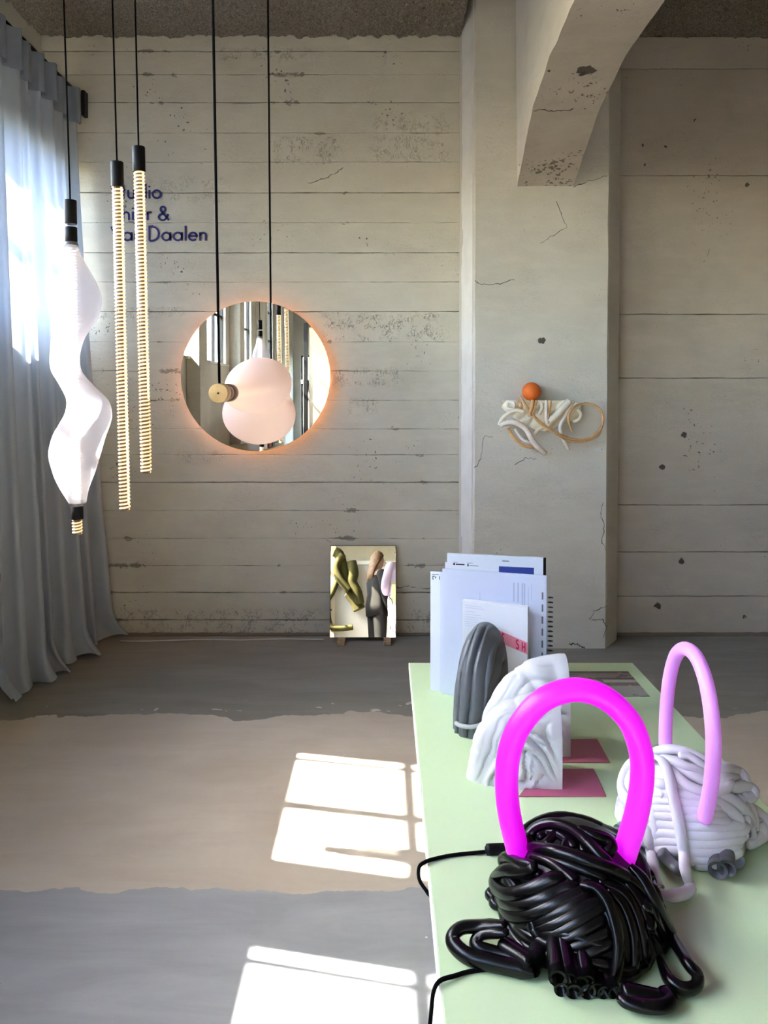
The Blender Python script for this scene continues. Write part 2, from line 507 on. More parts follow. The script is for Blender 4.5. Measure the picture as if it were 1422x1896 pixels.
M_GREYFORM = simple('matte_grey_resin', (92, 96, 97), .42, var=.05, vscale=12)
M_GREYBAND = simple('pale_grey_resin_band', (164, 170, 168), .35)
M_WHITEFORM = simple('satin_white_resin', (206, 205, 201), .4)
M_PLATE = simple('raspberry_steel_plate', (186, 92, 122), .45)
M_BLACKTUBE = simple('glossy_black_rubber', (4, 4, 5), .26, Specular_IOR_Level=.32)
M_BLACKIN = simple('black_core', (8, 8, 9), .5)
M_WHITETUBE = simple('white_rubber', (214, 212, 216), .42, var=.03, vscale=18)
M_GREYTUBE = simple('grey_rubber', (92, 94, 98), .35)
M_BLUEGREYTUBE = simple('blue_grey_rubber', (150, 160, 176), .4)
M_MAGENTA = emit('magenta_neon', (250, 0, 250), 0.16, (240, 40, 236), .35)
M_LILAC = emit('lilac_neon', (226, 90, 255), 0.07, (232, 168, 240), .4)
M_ORANGE = simple('orange_ball', (232, 112, 34), .6, bmp=.2, bscale=150)
M_CREAM = simple('cream_rubber', (240, 230, 206), .42, var=.05, vscale=14)
M_CREAM2 = simple('ivory_rubber', (236, 226, 212), .45, var=.06, vscale=14)
M_AMBER = simple('amber_rubber', (214, 168, 112), .4, var=.1, vscale=20)
M_LABEL = simple('label_white', (206, 204, 196), .8)

# ------------------------------------------------------------------ the room
XL, XR, YB, ZC = -2.2, 4.6, -9.0, PY(700, 64, YW).z
def struct(o): o['kind'] = 'structure'; return o
fl = struct(raw('floor', *box_vf(XL - .3, XR + .2, YB - .2, YW + .3, -.2, 0), M_FLOOR, None, (1.2, -2, -.2)))

# end wall: a recessed backing with single cast boards in front of it
XA = PY(850, 738, YW).x
XB = PY(1146, 738, YW).x
wall_back = struct(raw('wall_back', *box_vf(XL - .3, XR + .2, YW + .014, YW + .3, 0, ZC + .6), M_JOINT, None, (0, YW + .1, 0)))
def board(x0, x1, z0, z1, mat, name, dy, seg):
    V, Fc, E = [], [], []
    h = z1 - z0
    vs = [(0.0, .010, 1.0), (0.0, .002, 1.0), (.0025, 0, .95), (min(.06, h * .33), 0, 0.0), (h - min(.06, h * .33), 0, 0.0), (h - .0025, 0, .95), (h, .002, 1.0), (h, .010, 1.0)]
    for i in range(seg + 1):
        x = x0 + (x1 - x0) * i / seg
        jb = (noise.noise(Vector((x * 5, z0 * 9, 3))) + .6 * noise.noise(Vector((x * 23, z0 * 9, 1)))) * .0030
        jt = (noise.noise(Vector((x * 5, z1 * 9, 8))) + .6 * noise.noise(Vector((x * 23, z1 * 9, 5)))) * .0030
        for (dz, py, e) in vs:
            j = jb + (jt - jb) * dz / h
            yy = YW + dy + py + noise.noise(Vector((x * 1.7, (z0 + dz) * 2.2, 9))) * .0025
            V.append((x, yy, z0 + dz + j)); E.append(e)
    n = len(vs)
    for i in range(seg):
        for k in range(n - 1):
            Fc.append((i * n + k, (i + 1) * n + k, (i + 1) * n + k + 1, i * n + k + 1))
    o = raw(name, V, Fc, mat, wall_back, None, False)
    a = o.data.attributes.new('edge', 'FLOAT', 'POINT')
    a.data.foreach_set('value', E)
    return o
rows = [64, 95, 138, 190, 246, 300, 357, 412, 468, 522, 577, 633, 687, 741, 794, 842, 893, 945, 997, 1047, 1097, 1148, 1181]
strong = {95, 190, 357, 468, 577, 893, 1097, 1148}
for i in range(len(rows) - 1):
    zt, zb = PY(711, rows[i], YW).z, PY(711, rows[i + 1], YW).z
    gt = .0022 if rows[i] in strong else .0006
    gb = .0022 if rows[i + 1] in strong else .0006
    board(XL - .05, XA + .03, max(zb + gb, .004), zt - gt, M_BOARD, 'board', random.uniform(-.0015, .0015), 90)
rrows = [68, 127, 325, 582, 700, 935, 1022, 1104, 1181]
for i in range(len(rrows) - 1):
    zt, zb = PY(711, rrows[i], YW).z, PY(711, rrows[i + 1], YW).z
    board(XB - .03, XR + .05, max(zb + .0018, .004), zt - .0018, M_PANEL, 'board', random.uniform(-.0012, .0012), 90)

# crumbled skirting strip at the foot of the wall
def skirting(name, x0, x1):
    rings = []
    n = 110
    for i in range(n + 1):
        x = x0 + (x1 - x0) * i / n
        a = noise.noise(Vector((x * 9, 1, 1))) * .012 + noise.noise(Vector((x * 31, 4, 1))) * .006
        h = .022 + .6 * abs(a); d = .022 + a
        rings.append([Vector((x, YW + .01, 0)), Vector((x, YW - max(d, .006), 0)), Vector((x, YW - max(d, .006) * .6, h * .6)), Vector((x, YW + .01, h))])
    return struct(loft(name, rings, M_JOINT, None, (0.5 * (x0 + x1), YW, 0), True))
skirting('baseboard_left', XL, XA)
skirting('baseboard_right', XB, XR)

# column with splayed sides
xa, xb = PY(877, 738, YC).x, PY(1126, 738, YC).x
def column_section(z):
    return [Vector((XA, YW + .02, z)), Vector((XA, YW - .02, z)), Vector((xa - .004, YC + .012, z)), Vector((xa + .008, YC, z)),
            Vector((xb - .008, YC, z)), Vector((xb + .004, YC + .012, z)), Vector((XB - .03, YW - .09, z)), Vector((XB, YW + .02, z))]
cr = []
for k in range(41):
    z = (ZC + .47) * k / 40
    s = column_section(z)
    for q in range(2, 6):
        s[q] = s[q] + Vector((noise.noise(Vector((q, z * 4, 1))) * .004, 0, 0))
    cr.append(s)
column = struct(loft('wall_column', cr, M_COLUMN, None, (0.5 * (xa + xb), YC, 0), False))
# white strip that puts the window light into the splayed left side's colour
n_ = (Vector((xa - .004, YC + .012, 0)) - Vector((XA, YW - .02, 0)))
nn = Vector((n_.y, -n_.x, 0)).normalized()
if nn.x > 0: nn = -nn
cs = [Vector((XA, YW - .02, 0)) - Vector((0, 0, 0)), Vector((xa - .004, YC + .012, 0))]
q4 = [cs[0] + nn * .003 + Vector((.004, 0, .0)), cs[1] + nn * .003 + Vector((-.002, 0, .0)), cs[1] + nn * .003 + Vector((-.002, 0, ZC + .45)), cs[0] + nn * .003 + Vector((.004, 0, ZC + .45))]
raw('lit_side_strip', *slab_vf(q4, nn, .006), M_TRIM, column)

# haunched beam running from the column towards the camera
bl = []
def brow(y, zb, x0, x1):
    j = lambda s: Vector((noise.noise(Vector((y * 6, s, 2))) * .006, 0, noise.noise(Vector((y * 5, s, 7))) * .005))
    return [Vector((x0 - .02, y, ZC + .5)), Vector((x0, y, zb)) + j(1), Vector((x0 + .35 * (x1 - x0), y, zb + .002)), Vector((x0 + .65 * (x1 - x0), y, zb + .002)), Vector((x1, y, zb)) + j(3), Vector((x1 + .02, y, ZC + .5))]
b0 = PY(958, 345, YC); b1 = PY(1062, 345, YC)
tab = [(-(YC + .1), b0.z - .05, b0.x, b1.x)]
for (y, px0, px1, py) in [(YC, 958, 1062, 345), (4.62, 966, 1075, 303), (4.01, 985, 1110, 202), (3.55, 1020, 1160, 100), (3.0, 1064, 1231, 0)]:
    a, b_ = PY(px0, py, y), PY(px1, py, y)
    tab.append((-y, a.z, a.x, b_.x))
zf = tab[-1][1]
tab += [(-1.5, zf + .01, .73, 1.08), (2.0, zf + .01, .73, 1.08), (9.0, zf + .01, .73, 1.08)]
ys = [-(YC + .05)] + [-YC + .06 * k for k in range(31)] + [-2.9, -2, -1, 0, 2, 4, 6, 9]
for y in ys:
    i = next((k for k in range(len(tab) - 1) if tab[k][0] <= y <= tab[k + 1][0]), len(tab) - 2)
    a, b_ = tab[i], tab[i + 1]
    t_ = (y - a[0]) / (b_[0] - a[0])
    bl.append(brow(-y, *[a[c] + (b_[c] - a[c]) * t_ for c in (1, 2, 3)]))
beam = struct(loft('wall_beam', bl, M_BEAM, None, (.95, 2.5, zf), False))
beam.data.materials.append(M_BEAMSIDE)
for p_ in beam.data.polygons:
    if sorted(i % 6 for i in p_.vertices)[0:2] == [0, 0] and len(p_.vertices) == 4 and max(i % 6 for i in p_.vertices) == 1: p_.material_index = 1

# ceiling: rough wood-wool slab near the end wall, plain further back
def ceiling():
    V, Fc = [], []
    xs = [XL - .3 + .022 * i for i in range(int((XR - XL + .5) / .022) + 1)]
    yy = [YW + .05 - .022 * j for j in range(90)]
    for y in yy:
        for x in xs:
            V.append((x, y, (ZC + .45 if XA + .01 < x < 1.0 and y > 3.2 else ZC) - .012 + .030 * noise.noise(Vector((x * 14, y * 14, 0))) + .022 * noise.noise(Vector((x * 37, y * 37, 4)))))
    n = len(xs)
    for j in range(len(yy) - 1):
        for i in range(n - 1):
            Fc.append((j * n + i, j * n + i + 1, (j + 1) * n + i + 1, (j + 1) * n + i))
    o = struct(raw('ceiling', V, Fc, M_CEIL, None, (0, YW, ZC), False))
    raw('ceiling_slab', *box_vf(XL - .3, XR + .2, YB - .2, 3.2, ZC + .035, ZC + .6), M_CEIL, o)
    raw('ceiling_slab', *box_vf(XL - .3, XA, 3.2, YW + .3, ZC + .035, ZC + .6), M_CEIL, o)
    raw('ceiling_slab', *box_vf(1.0, XR + .2, 3.2, YW + .3, ZC + .035, ZC + .6), M_CEIL, o)
    raw('ceiling_slab', *box_vf(XA, 1.0, 3.2, YW + .3, ZC + .49, ZC + .6), M_CEIL, o)
    return o
ceiling()

# side wall with steel windows (built as piers, sill wall and lintels around the openings)
ZS = 2.02
wins = [(4.20, 5.00, 3.08), (2.99, 3.82, 3.08), (1.78, 2.61, 3.08), (.50, 1.42, 3.36), (-.84, .31, 3.62), (-2.95, -1.55, 3.62), (-5.4, -4.3, 3.62), (-7.7, -6.6, 3.62)]  # includes an unseen window added to light the table; rearmost heightened for light
wl = struct(raw('wall_left', *box_vf(XL - .10, XL, YB - .2, YW + .3, 0, ZS), M_WALLP, None, (XL, 0, 0)))
ye = YW + .3
for (a, b_, zt) in wins:
    raw('pier', *box_vf(XL - .10, XL, b_, ye, ZS, ZC + .3), M_WALLP, wl)
    raw('lintel', *box_vf(XL - .10, XL, a, b_, zt, ZC + .3), M_WALLP, wl)
    ye = a
raw('pier', *box_vf(XL - .10, XL, YB - .2, ye, ZS, ZC + .3), M_WALLP, wl)
for i, (a, b_, zt) in enumerate(wins):
    wn = struct(empty('window_%d' % (i + 1), (XL - .05, (a + b_) / 2, ZS)))
    xg = XL - .06
    f = .02
    fr = []
    V, Fc = [], []
    for (y0, y1, z0, z1) in [(a, b_, ZS, ZS + f), (a, b_, zt - f, zt), (a, a + f, ZS + f, zt - f), (b_ - f, b_, ZS + f, zt - f)]:
        v, q = box_vf(xg - .02, xg + .02, y0, y1, z0, z1); o_ = len(V); V += v; Fc += [tuple(k + o_ for k in p_) for p_ in q]
    raw('window_frame', V, Fc, M_STEEL, wn)
    for ym, wd in ((a + (b_ - a) * .455, .024), (a + (b_ - a) * .91, .011)):
        raw('mullion', *box_vf(xg - .018, xg + .018, ym - wd, ym + wd, ZS + f, zt - f), M_STEEL, wn)
    zz = ZS + .655
    while zz < zt - .2:
        raw('glazing_bar', *box_vf(xg - .016, xg + .016, a + f, b_ - f, zz - .016, zz + .016), M_STEEL, wn)
        zz += .55
    raw('pane', [(xg, a + f, ZS + f), (xg, b_ - f, ZS + f), (xg, b_ - f, zt - f), (xg, a + f, zt - f)], [(0, 1, 2, 3)], M_PANE, wn)
    raw('window_sill', *box_vf(XL - .08, XL + .05, a - .03, b_ + .03, ZS - .03, ZS), M_TRIM, wn)
# pilasters between the windows, seen in the round mirror
for i, (y0, y1, d) in enumerate([(1.0, 1.35, .16), (-1.45, -1.1, .16), (-3.75, -3.4, .16), (-6.1, -5.7, .16)]):
    struct(box('trim_%d' % (i + 1), XL, XL + d, y0, y1, 0, ZC, M_COLUMN, bev=.01))
# right wall, and rear wall with unseen windows added for frontal fill light
struct(raw('wall_right', *box_vf(XR, XR + .2, YB - .2, YW + .3, 0, ZC + .3), M_BROWN, None, (XR, 0, 0)))
wr = struct(raw('wall_rear', *box_vf(XL - .3, XR + .2, YB - .2, YB, 0, .5), M_WALLP, None, (0, YB, 0)))
raw('lintel', *box_vf(XL - .3, XR + .2, YB - .2, YB, 2.6, ZC + .3), M_WALLP, wr)
gx = [XL, -.6, 1.1]
for k, x in enumerate(gx):
    raw('pier', *box_vf(x - .18, x + .18, YB - .2, YB, .5, 2.6), M_WALLP, wr)
raw('pier', *box_vf(1.28, XR + .2, YB - .2, YB, .5, 2.6), M_WALLP, wr)
for k in range(2):
    wn = struct(empty('window_%d' % (len(wins) + 1 + k), ((gx[k] + gx[k + 1]) / 2, YB - .1, .5)))
    x0, x1 = gx[k] + .18, gx[k + 1] - .18
    for (a, b_, z0, z1) in [(x0, x1, .5, .54), (x0, x1, 2.56, 2.6), (x0, x0 + .04, .54, 2.56), (x1 - .04, x1, .54, 2.56), ((x0 + x1) / 2 - .02, (x0 + x1) / 2 + .02, .54, 2.56), (x0, x1, 1.6, 1.64)]:
        raw('window_frame', *box_vf(a, b_, YB - .12, YB - .08, z0, z1), M_STEEL, wn)
    raw('pane', [(x0, YB - .1, .52), (x1, YB - .1, .52), (x1, YB - .1, 2.58), (x0, YB - .1, 2.58)], [(0, 1, 2, 3)], M_PANE, wn)

# low white partition behind the viewer (seen in both mirrors)
pt = struct(raw('wall_partition', *box_vf(-1.35, 1.9, -3.1, -3.0, 0, 1.80), M_WHITE, None, (.2, -3.05, 0)))
raw('cap_rail', *box_vf(-1.38, 1.93, -3.13, -2.96, 1.80, 1.86), M_TRIM, pt)

dr = struct(empty('door_1', (-1.02, -2.9, 0)))
box('door_leaf', -1.24, -.80, -2.94, -2.90, .01, 2.72, M_DOOR, dr, bev=.004)
box('door_post', -1.33, -1.26, -2.97, -2.88, 0, 2.80, M_STEEL, dr, bev=.004)
tube('door_handle', [(-.86, -2.90, 1.05), (-.86, -2.85, 1.05), (-.95, -2.85, 1.05)], .01, M_STEEL, dr, n=4)
# cracks in the plaster, thin broken lines
def crack(pix, y, r=.0022, parent=column):
    pts = []
    for (a, b_) in pix: pts.append(PY(a, b_, y - .0005))
    path = []
    for i in range(len(pts) - 1):
        for k in range(6):
            q = pts[i].lerp(pts[i + 1], k / 6)
            path.append(q + Vector((random.uniform(-.006, .006), 0, random.uniform(-.006, .006))))
    path.append(pts[-1])
    rl = [r * random.uniform(.4, 1.3) for _ in path]
    v, f = tube_vf(path, rl, 4)
    raw('crack', v, f, M_CRACK, parent)
crack([(1116, 930), (1112, 955), (1120, 975), (1113, 1000), (1122, 1020)], YC, .0018)
crack([(1124, 1121), (1100, 1133), (1092, 1146), (1118, 1147)], YC, .0018)
crack([(1115, 1147), (1123, 1160), (1118, 1180)], YC, .002)
crack([(1053, 1193), (1066, 1192), (1078, 1198), (1090, 1206)], YC, .004)
crack([(880, 519), (890, 527), (925, 526), (952, 518)], YC, .0018)
crack([(1028, 372), (1040, 395), (1048, 420), (1030, 432), (1000, 450)], YC, .0018)
crack([(878, 867), (890, 850), (897, 808), (913, 809)], YC, .0016)
crack([(955, 860), (975, 848), (993, 850)], YC, .0016)
crack([(960, 306), (1000, 305), (1045, 302), (1072, 305)], YC - .13, .002, beam)
crack([(986, 204), (1020, 205), (1060, 202), (1108, 200)], 4.01, .002, beam)
crack([(1062, 345), (1090, 335), (1124, 326)], YC, .002)
crack([(1285, 405), (1300, 415), (1316, 440), (1312, 470), (1302, 485)], YW, .002, wall_back)
crack([(1265, 433), (1285, 405)], YW, .0016, wall_back)
crack([(570, 340), (600, 330), (620, 322), (635, 310)], YW, .002, wall_back)
crack([(735, 1088), (755, 1085), (775, 1090), (800, 1089)], YW, .003, wall_back)

# ------------------------------------------------------------------ curtain
cu = empty('curtain', (-1.9, 4.45, 0), 'floor-length translucent blue-grey curtain hanging at the window wall', 'curtain')
def curtain_pt(s, z):
    """s 0..1 from the end wall towards the camera"""
    y = 5.03 - 1.14 * s
    zt = 3.50
    u = max(0.0, 1 - z / zt)            # 0 top, 1 bottom
    ph = s * 1.14 / .155 * 2 * math.pi + .8 * math.sin(s * 9 + 1) + .35 * math.sin(u * 3 + s * 14)
    amp = .028 + .022 * u
    flare = (.20 * (1 - s) + .05 * s) * u ** 1.5
    x = -1.99 + flare + amp * math.sin(ph) + .015 * math.sin(ph * .37 + 2)
    y += .014 * math.sin(ph * 2 + 1) * (.6 + u)
    if u > .95:
        k = (u - .95) / .05
        x += k * k * (.05 + .05 * math.sin(s * 21 + 1)); y += .03 * k * math.sin(s * 34)
        z = z + .012 + .010 * math.sin(s * 40) * k
    return Vector((x, y, max(z, .006)))
nS, nZ = 170, 70
V = [curtain_pt(i / nS, 3.50 - 3.49 * (j / nZ)) for j in range(nZ + 1) for i in range(nS + 1)]
Fc = [(j * (nS + 1) + i, j * (nS + 1) + i + 1, (j + 1) * (nS + 1) + i + 1, (j + 1) * (nS + 1) + i) for j in range(nZ) for i in range(nS)]
raw('curtain_panel', V, Fc, M_CURTAIN, cu, None, True)
V = []
for j in range(4):
    for i in range(nS + 1):
        s = i / nS
        q = curtain_pt(s, 3.515 - .22 * j / 3)
        pleat = .014 + .012 * (1 if math.sin(s * 62) > 0 else 0)
        V.append(q + Vector((pleat, 0, 0)))
Fc = [(j * (nS + 1) + i, j * (nS + 1) + i + 1, (j + 1) * (nS + 1) + i + 1, (j + 1) * (nS + 1) + i) for j in range(3) for i in range(nS)]
raw('heading_band', V, Fc, M_BAND, cu, None, True)
rl = empty('curtain_rail', (-2.0, 4.4, 3.53), 'black curtain rail with end bracket above the blue-grey curtain', 'curtain rail')
tube('rail', [(-1.99, 5.06, 3.53), (-1.99, 3.86, 3.53)], .011, M_BLACK, rl, n=1, ns=10)
e0, e1 = PY(153, 170, 5.06), PY(160, 216, 5.06)
box('end_bracket', e0.x, e1.x, 5.03, YW + .004, e1.z, e0.z, M_STEEL, rl)

# ------------------------------------------------------------------ lettering on the wall
def arc(cx, cy, rx, ry, a0, a1, n=14):
    return [(cx + rx * math.cos(R(a0 + (a1 - a0) * k / n)), cy + ry * math.sin(R(a0 + (a1 - a0) * k / n))) for k in range(n + 1)]
G = {
 'S': (.52, [arc(.26, .75, .21, .22, 35, 270) + arc(.26, .26, .23, .25, 90, -150)]),
 't': (.26, [[(.13, 0), (.13, .95)], [(0, .6), (.26, .6)]]),
 'u': (.5, [[(.05, .6)] + arc(.25, .24, .2, .22, 180, 360) + [(.45, .6)], [(.45, 0), (.45, .6)]]),
 'd': (.62, [arc(.3, .3, .27, .27, 0, 360, 28), [(.57, 0), (.57, 1.05)]]),
 'i': (.1, [[(.05, 0), (.05, .6)], [(.05, .78), (.05, .88)]]),
 'o': (.6, [arc(.3, .3, .27, .27, 0, 360, 28)]),
 'T': (.5, [[(0, .96), (.5, .96)], [(.25, 0), (.25, .96)]]),
 'h': (.48, [[(.05, 0), (.05, 1.05)], [(.05, .34)] + arc(.24, .36, .19, .2, 180, 0) + [(.43, 0)]]),
 'e': (.58, [[(.03, .33), (.56, .33)] + arc(.295, .3, .265, .27, 5, 318, 26)]),
 'r': (.3, [[(.05, 0), (.05, .6)], arc(.22, .38, .17, .18, 180, 55)]),
 '&': (.72, [[(.70, 0), (.17, .66)] + arc(.31, .78, .16, .17, 215, -30) + [(.36, .56), (.14, .38)] + arc(.28, .22, .24, .22, 130, 330) + [(.66, .42)]]),
 'V': (.62, [[(0, 1), (.31, 0), (.62, 1)]]),
 'a': (.62, [arc(.3, .3, .27, .27, 0, 360, 28), [(.57, 0), (.57, .6)]]),
 'n': (.48, [[(.05, 0), (.05, .6)], [(.05, .34)] + arc(.24, .36, .19, .2, 180, 0) + [(.43, 0)]]),
 'D': (.72, [[(.05, 0), (.05, 1), (.2, 1)] + arc(.2, .5, .48, .5, 90, -90, 18) + [(.05, 0)]]),
 'l': (.1, [[(.05, 0), (.05, 1.05)]]),
 'M': (.7, [[(.05, 0), (.05, 1), (.35, .3), (.65, 1), (.65, 0)]]),
 'E': (.45, [[(.42, 1), (.05, 1), (.05, 0), (.42, 0)], [(.05, .5), (.36, .5)]]),
 'H': (.6, [[(.05, 0), (.05, 1)], [(.55, 0), (.55, 1)], [(.05, .5), (.55, .5)]]),
 ' ': (.16, []),
}
def glyph_vf(ch, ox, oz, s, sw, place, th):
    V, Fc = [], []
    for st in G[ch][1]:
        n = len(st)
        P2 = [Vector((ox + a * s, oz + b_ * s)) for a, b_ in st]
        L, Rr = [], []
        for i in range(n):
            d1 = (P2[i] - P2[i - 1]).normalized() if i else None
            d2 = (P2[i + 1] - P2[i]).normalized() if i < n - 1 else None
            d = ((d1 or d2) + (d2 or d1))
            d = d.normalized() if d.length > .2 else (d1 or d2)
            nrm = Vector((-d.y, d.x))
            k = sw / 2
            if d1 and d2:
                k = k / max(.5, abs(nrm.dot(Vector((-d1.y, d1.x)))))
            L.append(P2[i] + nrm * k); Rr.append(P2[i] - nrm * k)
        b0_ = len(V)
        for i in range(n):
            for q in (L[i], Rr[i]):
                V.append(place(q.x, q.y, th))
            for q in (L[i], Rr[i]):
                V.append(place(q.x, q.y, 0))
        for i in range(n - 1):
            a = b0_ + 4 * i; c = a + 4
            Fc += [(a, c, c + 1, a + 1), (a, a + 2, c + 2, c), (a + 1, c + 1, c + 3, a + 3)]
        Fc += [(b0_, b0_ + 1, b0_ + 3, b0_ + 2), (b0_ + 4 * n - 4, b0_ + 4 * n - 2, b0_ + 4 * n - 1, b0_ + 4 * n - 3)]
    return V, Fc
lt = empty('wall_lettering', PY(295, 396, YW), 'navy blue sign lettering in three lines on the concrete wall', 'lettering')
for text, x0, x1, yb in [('Studio', 207, 299, 368), ('Thier &', 209, 314, 408), ('Van Daalen', 207, 383, 446)]:
    A, B = PY(x0, yb, YW), PY(x1, yb, YW)
    wsum = 0; adv = []
    for k, ch in enumerate(text):
        adv.append(wsum); wsum += G[ch][0] + (.15 if ch not in 'iltr' else .14)
    wsum -= .15
    s = 26.0 / F * YW
    kx = (B.x - A.x) / (wsum * s)
    for k, ch in enumerate(text):
        if ch == ' ': continue
        pl_ = lambda u, v, th, A=A: Vector((A.x + u * kx, YW - .0045 - th, A.z + v))
        v, f = glyph_vf(ch, adv[k] * s, 0, s, .0128, pl_, .0015)
        raw('letter', v, f, M_LETTER, lt)

# ------------------------------------------------------------------ pendant lamps
YL = 2.86
def cord(root, px, py, y, r=.0032, top=None):
    a = PY(px, py, y)
    b_ = Vector((a.x, y, ZC + .03)) if top is None else Vector((PY(top, 0, y).x, y, PY(top, 0, y).z))
    if top is not None:
        b_ = a + (b_ - a) * ((ZC + .03 - a.z) / (b_.z - a.z))
    tube('cord', [a, a.lerp(b_, .5), b_], r, M_CORD, root, n=2, ns=6)
def rod(name, root, pa, pb, r, mat, ns=24, bev=.0):
    ax = pb - pa; L = ax.length
    lathe(name, [(r * .96, 0), (r, L * .03), (r, L * .97), (r * .96, L)], pa, ax, mat, root, ns=ns)
def helix(name, root, pa, pb, r, pitch, rt, mat, ns=14):
    ax = (pb - pa); L = ax.length; ax.normalize(); u = ax.orthogonal().normalized(); wv = ax.cross(u)
    nT = int(L / pitch * ns); path = []
    for k in range(nT + 1):
        a = 2 * math.pi * k / ns
        path.append(pa + ax * (L * k / nT) + (u * math.cos(a) + wv * math.sin(a)) * r)
    v, f = tube_vf(path, rt, 5)
    return raw(name, v, f, mat, root, None, True)

# twisted shade lamp
top_ = PY(130, 371, YL); bot_ = PY(143.5, 990, YL)
L1 = empty('pendant_lamp', bot_, 'hanging lamp with a tall twisted white fabric shade before the curtain', 'pendant lamp', 'pendant lamps')
def ax1(py): return PY(130 + (py - 371) / (990 - 371) * 13.5, py, YL)
cord(L1, 130, 372, YL, top=118)
rr = 11.2 * YL / F
rod('cap', L1, ax1(415), ax1(371), rr, M_BLACK)
rod('clear_collar', L1, ax1(422), ax1(415), rr * .9, M_CLEAR)
rod('cap', L1, ax1(448), ax1(421), rr, M_BLACK)
lathe('collar_ring', [(rr * 1.18, 0), (rr * 1.12, .004), (rr * 1.0, .012)], ax1(455), ax1(448) - ax1(455), M_GREYTUBE, L1)
sil = [(455, 117, 143), (485, 111, 156), (515, 102, 172), (541, 97, 183), (560, 96, 185), (591, 96, 177), (620, 97, 158), (652, 98, 148), (676, 99, 149),
       (691, 103, 155), (716, 117, 178), (741, 127, 203), (767, 122, 209), (785, 110, 205), (806, 97, 196), (835, 87, 186), (853, 87, 180), (880, 95, 171), (905, 109, 163), (931, 128, 159)]
rings = []
for k in range(96):
    y = 455 + (931 - 455) * k / 95
    a, b_ = interp(sil, y)
    pa, pb = PY(a, y, YL), PY(b_, y, YL)
    c = (pa + pb) / 2; hw = (pb.x - pa.x) / 2
    hd = .028 + .055 * math.sin(math.pi * min(1, max(0, (y - 455) / 476))) * (.55 + .45 * math.cos((y - 652) / 90.0 * 1.6)) 
    hd = max(hd, rr * .95)
    cyo = .02 * math.sin((y - 455) / 476 * 2 * math.pi * 1.4)
    f_ = min(1, (y - 455) / 60, (931 - y) / 60)
    ring = []
    for q in range(40):
        an = 2 * math.pi * q / 40
        ca, sa = math.cos(an), math.sin(an)
        ring.append(c + Vector((hw * ca, hd * sa * (1 - .25 * f_ * abs(ca)) + cyo * f_, 0)))
    rings.append(ring)
loft('shade', rings, M_SHADE, L1, None, True, cap=False)
rod('cap', L1, ax1(961), ax1(937), rr, M_BLACK)
lathe('collar_ring', [(rr * 1.1, 0), (rr * 1.35, .008), (rr * 1.3, .011)], ax1(937), ax1(931) - ax1(937), M_CLEAR, L1)
rod('clear_tube', L1, ax1(990), ax1(961), rr * .86, M_CLEAR)
rod('core_rod', L1, ax1(989), ax1(962), rr * .60, M_CORE, 14)
helix('led_coil', L1, ax1(988), ax1(963), rr * .70, .0112, .0032, M_COIL)
helix('led_coil', L1, ax1(925), ax1(460), rr * .66, .0112, .0032, M_COIL_IN, 10)

# two slim tube lamps
def tube_lamp(label, capx, captop, capbot, botx, bot, topx, strip, y):
    A, B = PY(capx, captop, y), PY(botx, bot, y)
    root = empty('pendant_lamp', B, label, 'pendant lamp', 'pendant lamps')
    cord(root, capx, captop + 1, y, top=topx)
    t_ = (capbot - captop) / (bot - captop)
    C = A.lerp(B, t_)
    r = 11.4 * y / F
    rod('cap', root, C, A, r, M_BLACK)
    rod('clear_tube', root, B, C, r * .86, M_CLEAR)
    rod('core_rod', root, B.lerp(C, .003), C, r * .60, M_CORE, 14)
    helix('led_coil', root, B.lerp(C, .004), C, r * .76, .0134, .0036, M_COIL, 12)
    # white highlight along the tube, put in as a glowing strip
    e = Vector((r * .74, 0, 0)); dd = Vector((0, .004, 0))
    a, b_ = C + e, B.lerp(C, strip) + e
    v = [a - Vector((.008, .007, 0)), a + Vector((.0005, -.002, 0)), b_ + Vector((.0005, -.002, 0)), b_ - Vector((.004, .007, 0))]
    raw('highlight_strip', *slab_vf(v, Vector((0, -1, 0)), .004), M_STRIP, root)
    return root
tube_lamp('slim glowing tube hanging lamp, lower end reaching furthest down', 216.5, 300, 346, 231.5, 946, 208, .02, YL)
tube_lamp('slim glowing tube hanging lamp with the highest black cap', 256.5, 272, 318, 271, 877, 250, .25, YL + .02)

# horizontal lamp with the brass end, hung by two cords in front of the round mirror
yn, yf = 1.75, 2.95
hn = PY(404, 728, yn); hf = PY(503, 724, yf)
L4 = empty('pendant_lamp', hn, 'lamp hung sideways on two cords, brass end and pale round shade', 'pendant lamp', 'pendant lamps')
axd = (hf - hn).normalized()
rb = 18.0 * yn / F
be_ = lathe('brass_end', [(rb * .25, -.001), (rb * .97, 0), (rb, .0015), (rb, .050), (rb * .96, .052)], hn, axd, M_BRASS, L4)
lathe('end_screw', [(.0022, -.0035), (.0022, 0.0)], hn, axd, M_INK, be_, ns=10)
lathe('bronze_ring', [(rb * .97, 0), (rb, .002), (rb, .026), (rb * .97, .028)], hn + axd * .054, axd, M_BRONZE, L4)
lathe('clear_collar', [(rb * .92, 0), (rb * .92, .034)], hn + axd * .082, axd, M_CLEAR, L4)
lathe('bronze_ring', [(rb * .97, 0), (rb, .002), (rb, .05), (rb * .97, .052)], hn + axd * .117, axd, M_BRONZE, L4)
tubeA, tubeB = hn + axd * .172, hf
rod('glow_tube', L4, tubeA, tubeB, .010, M_GLOW4, 12)
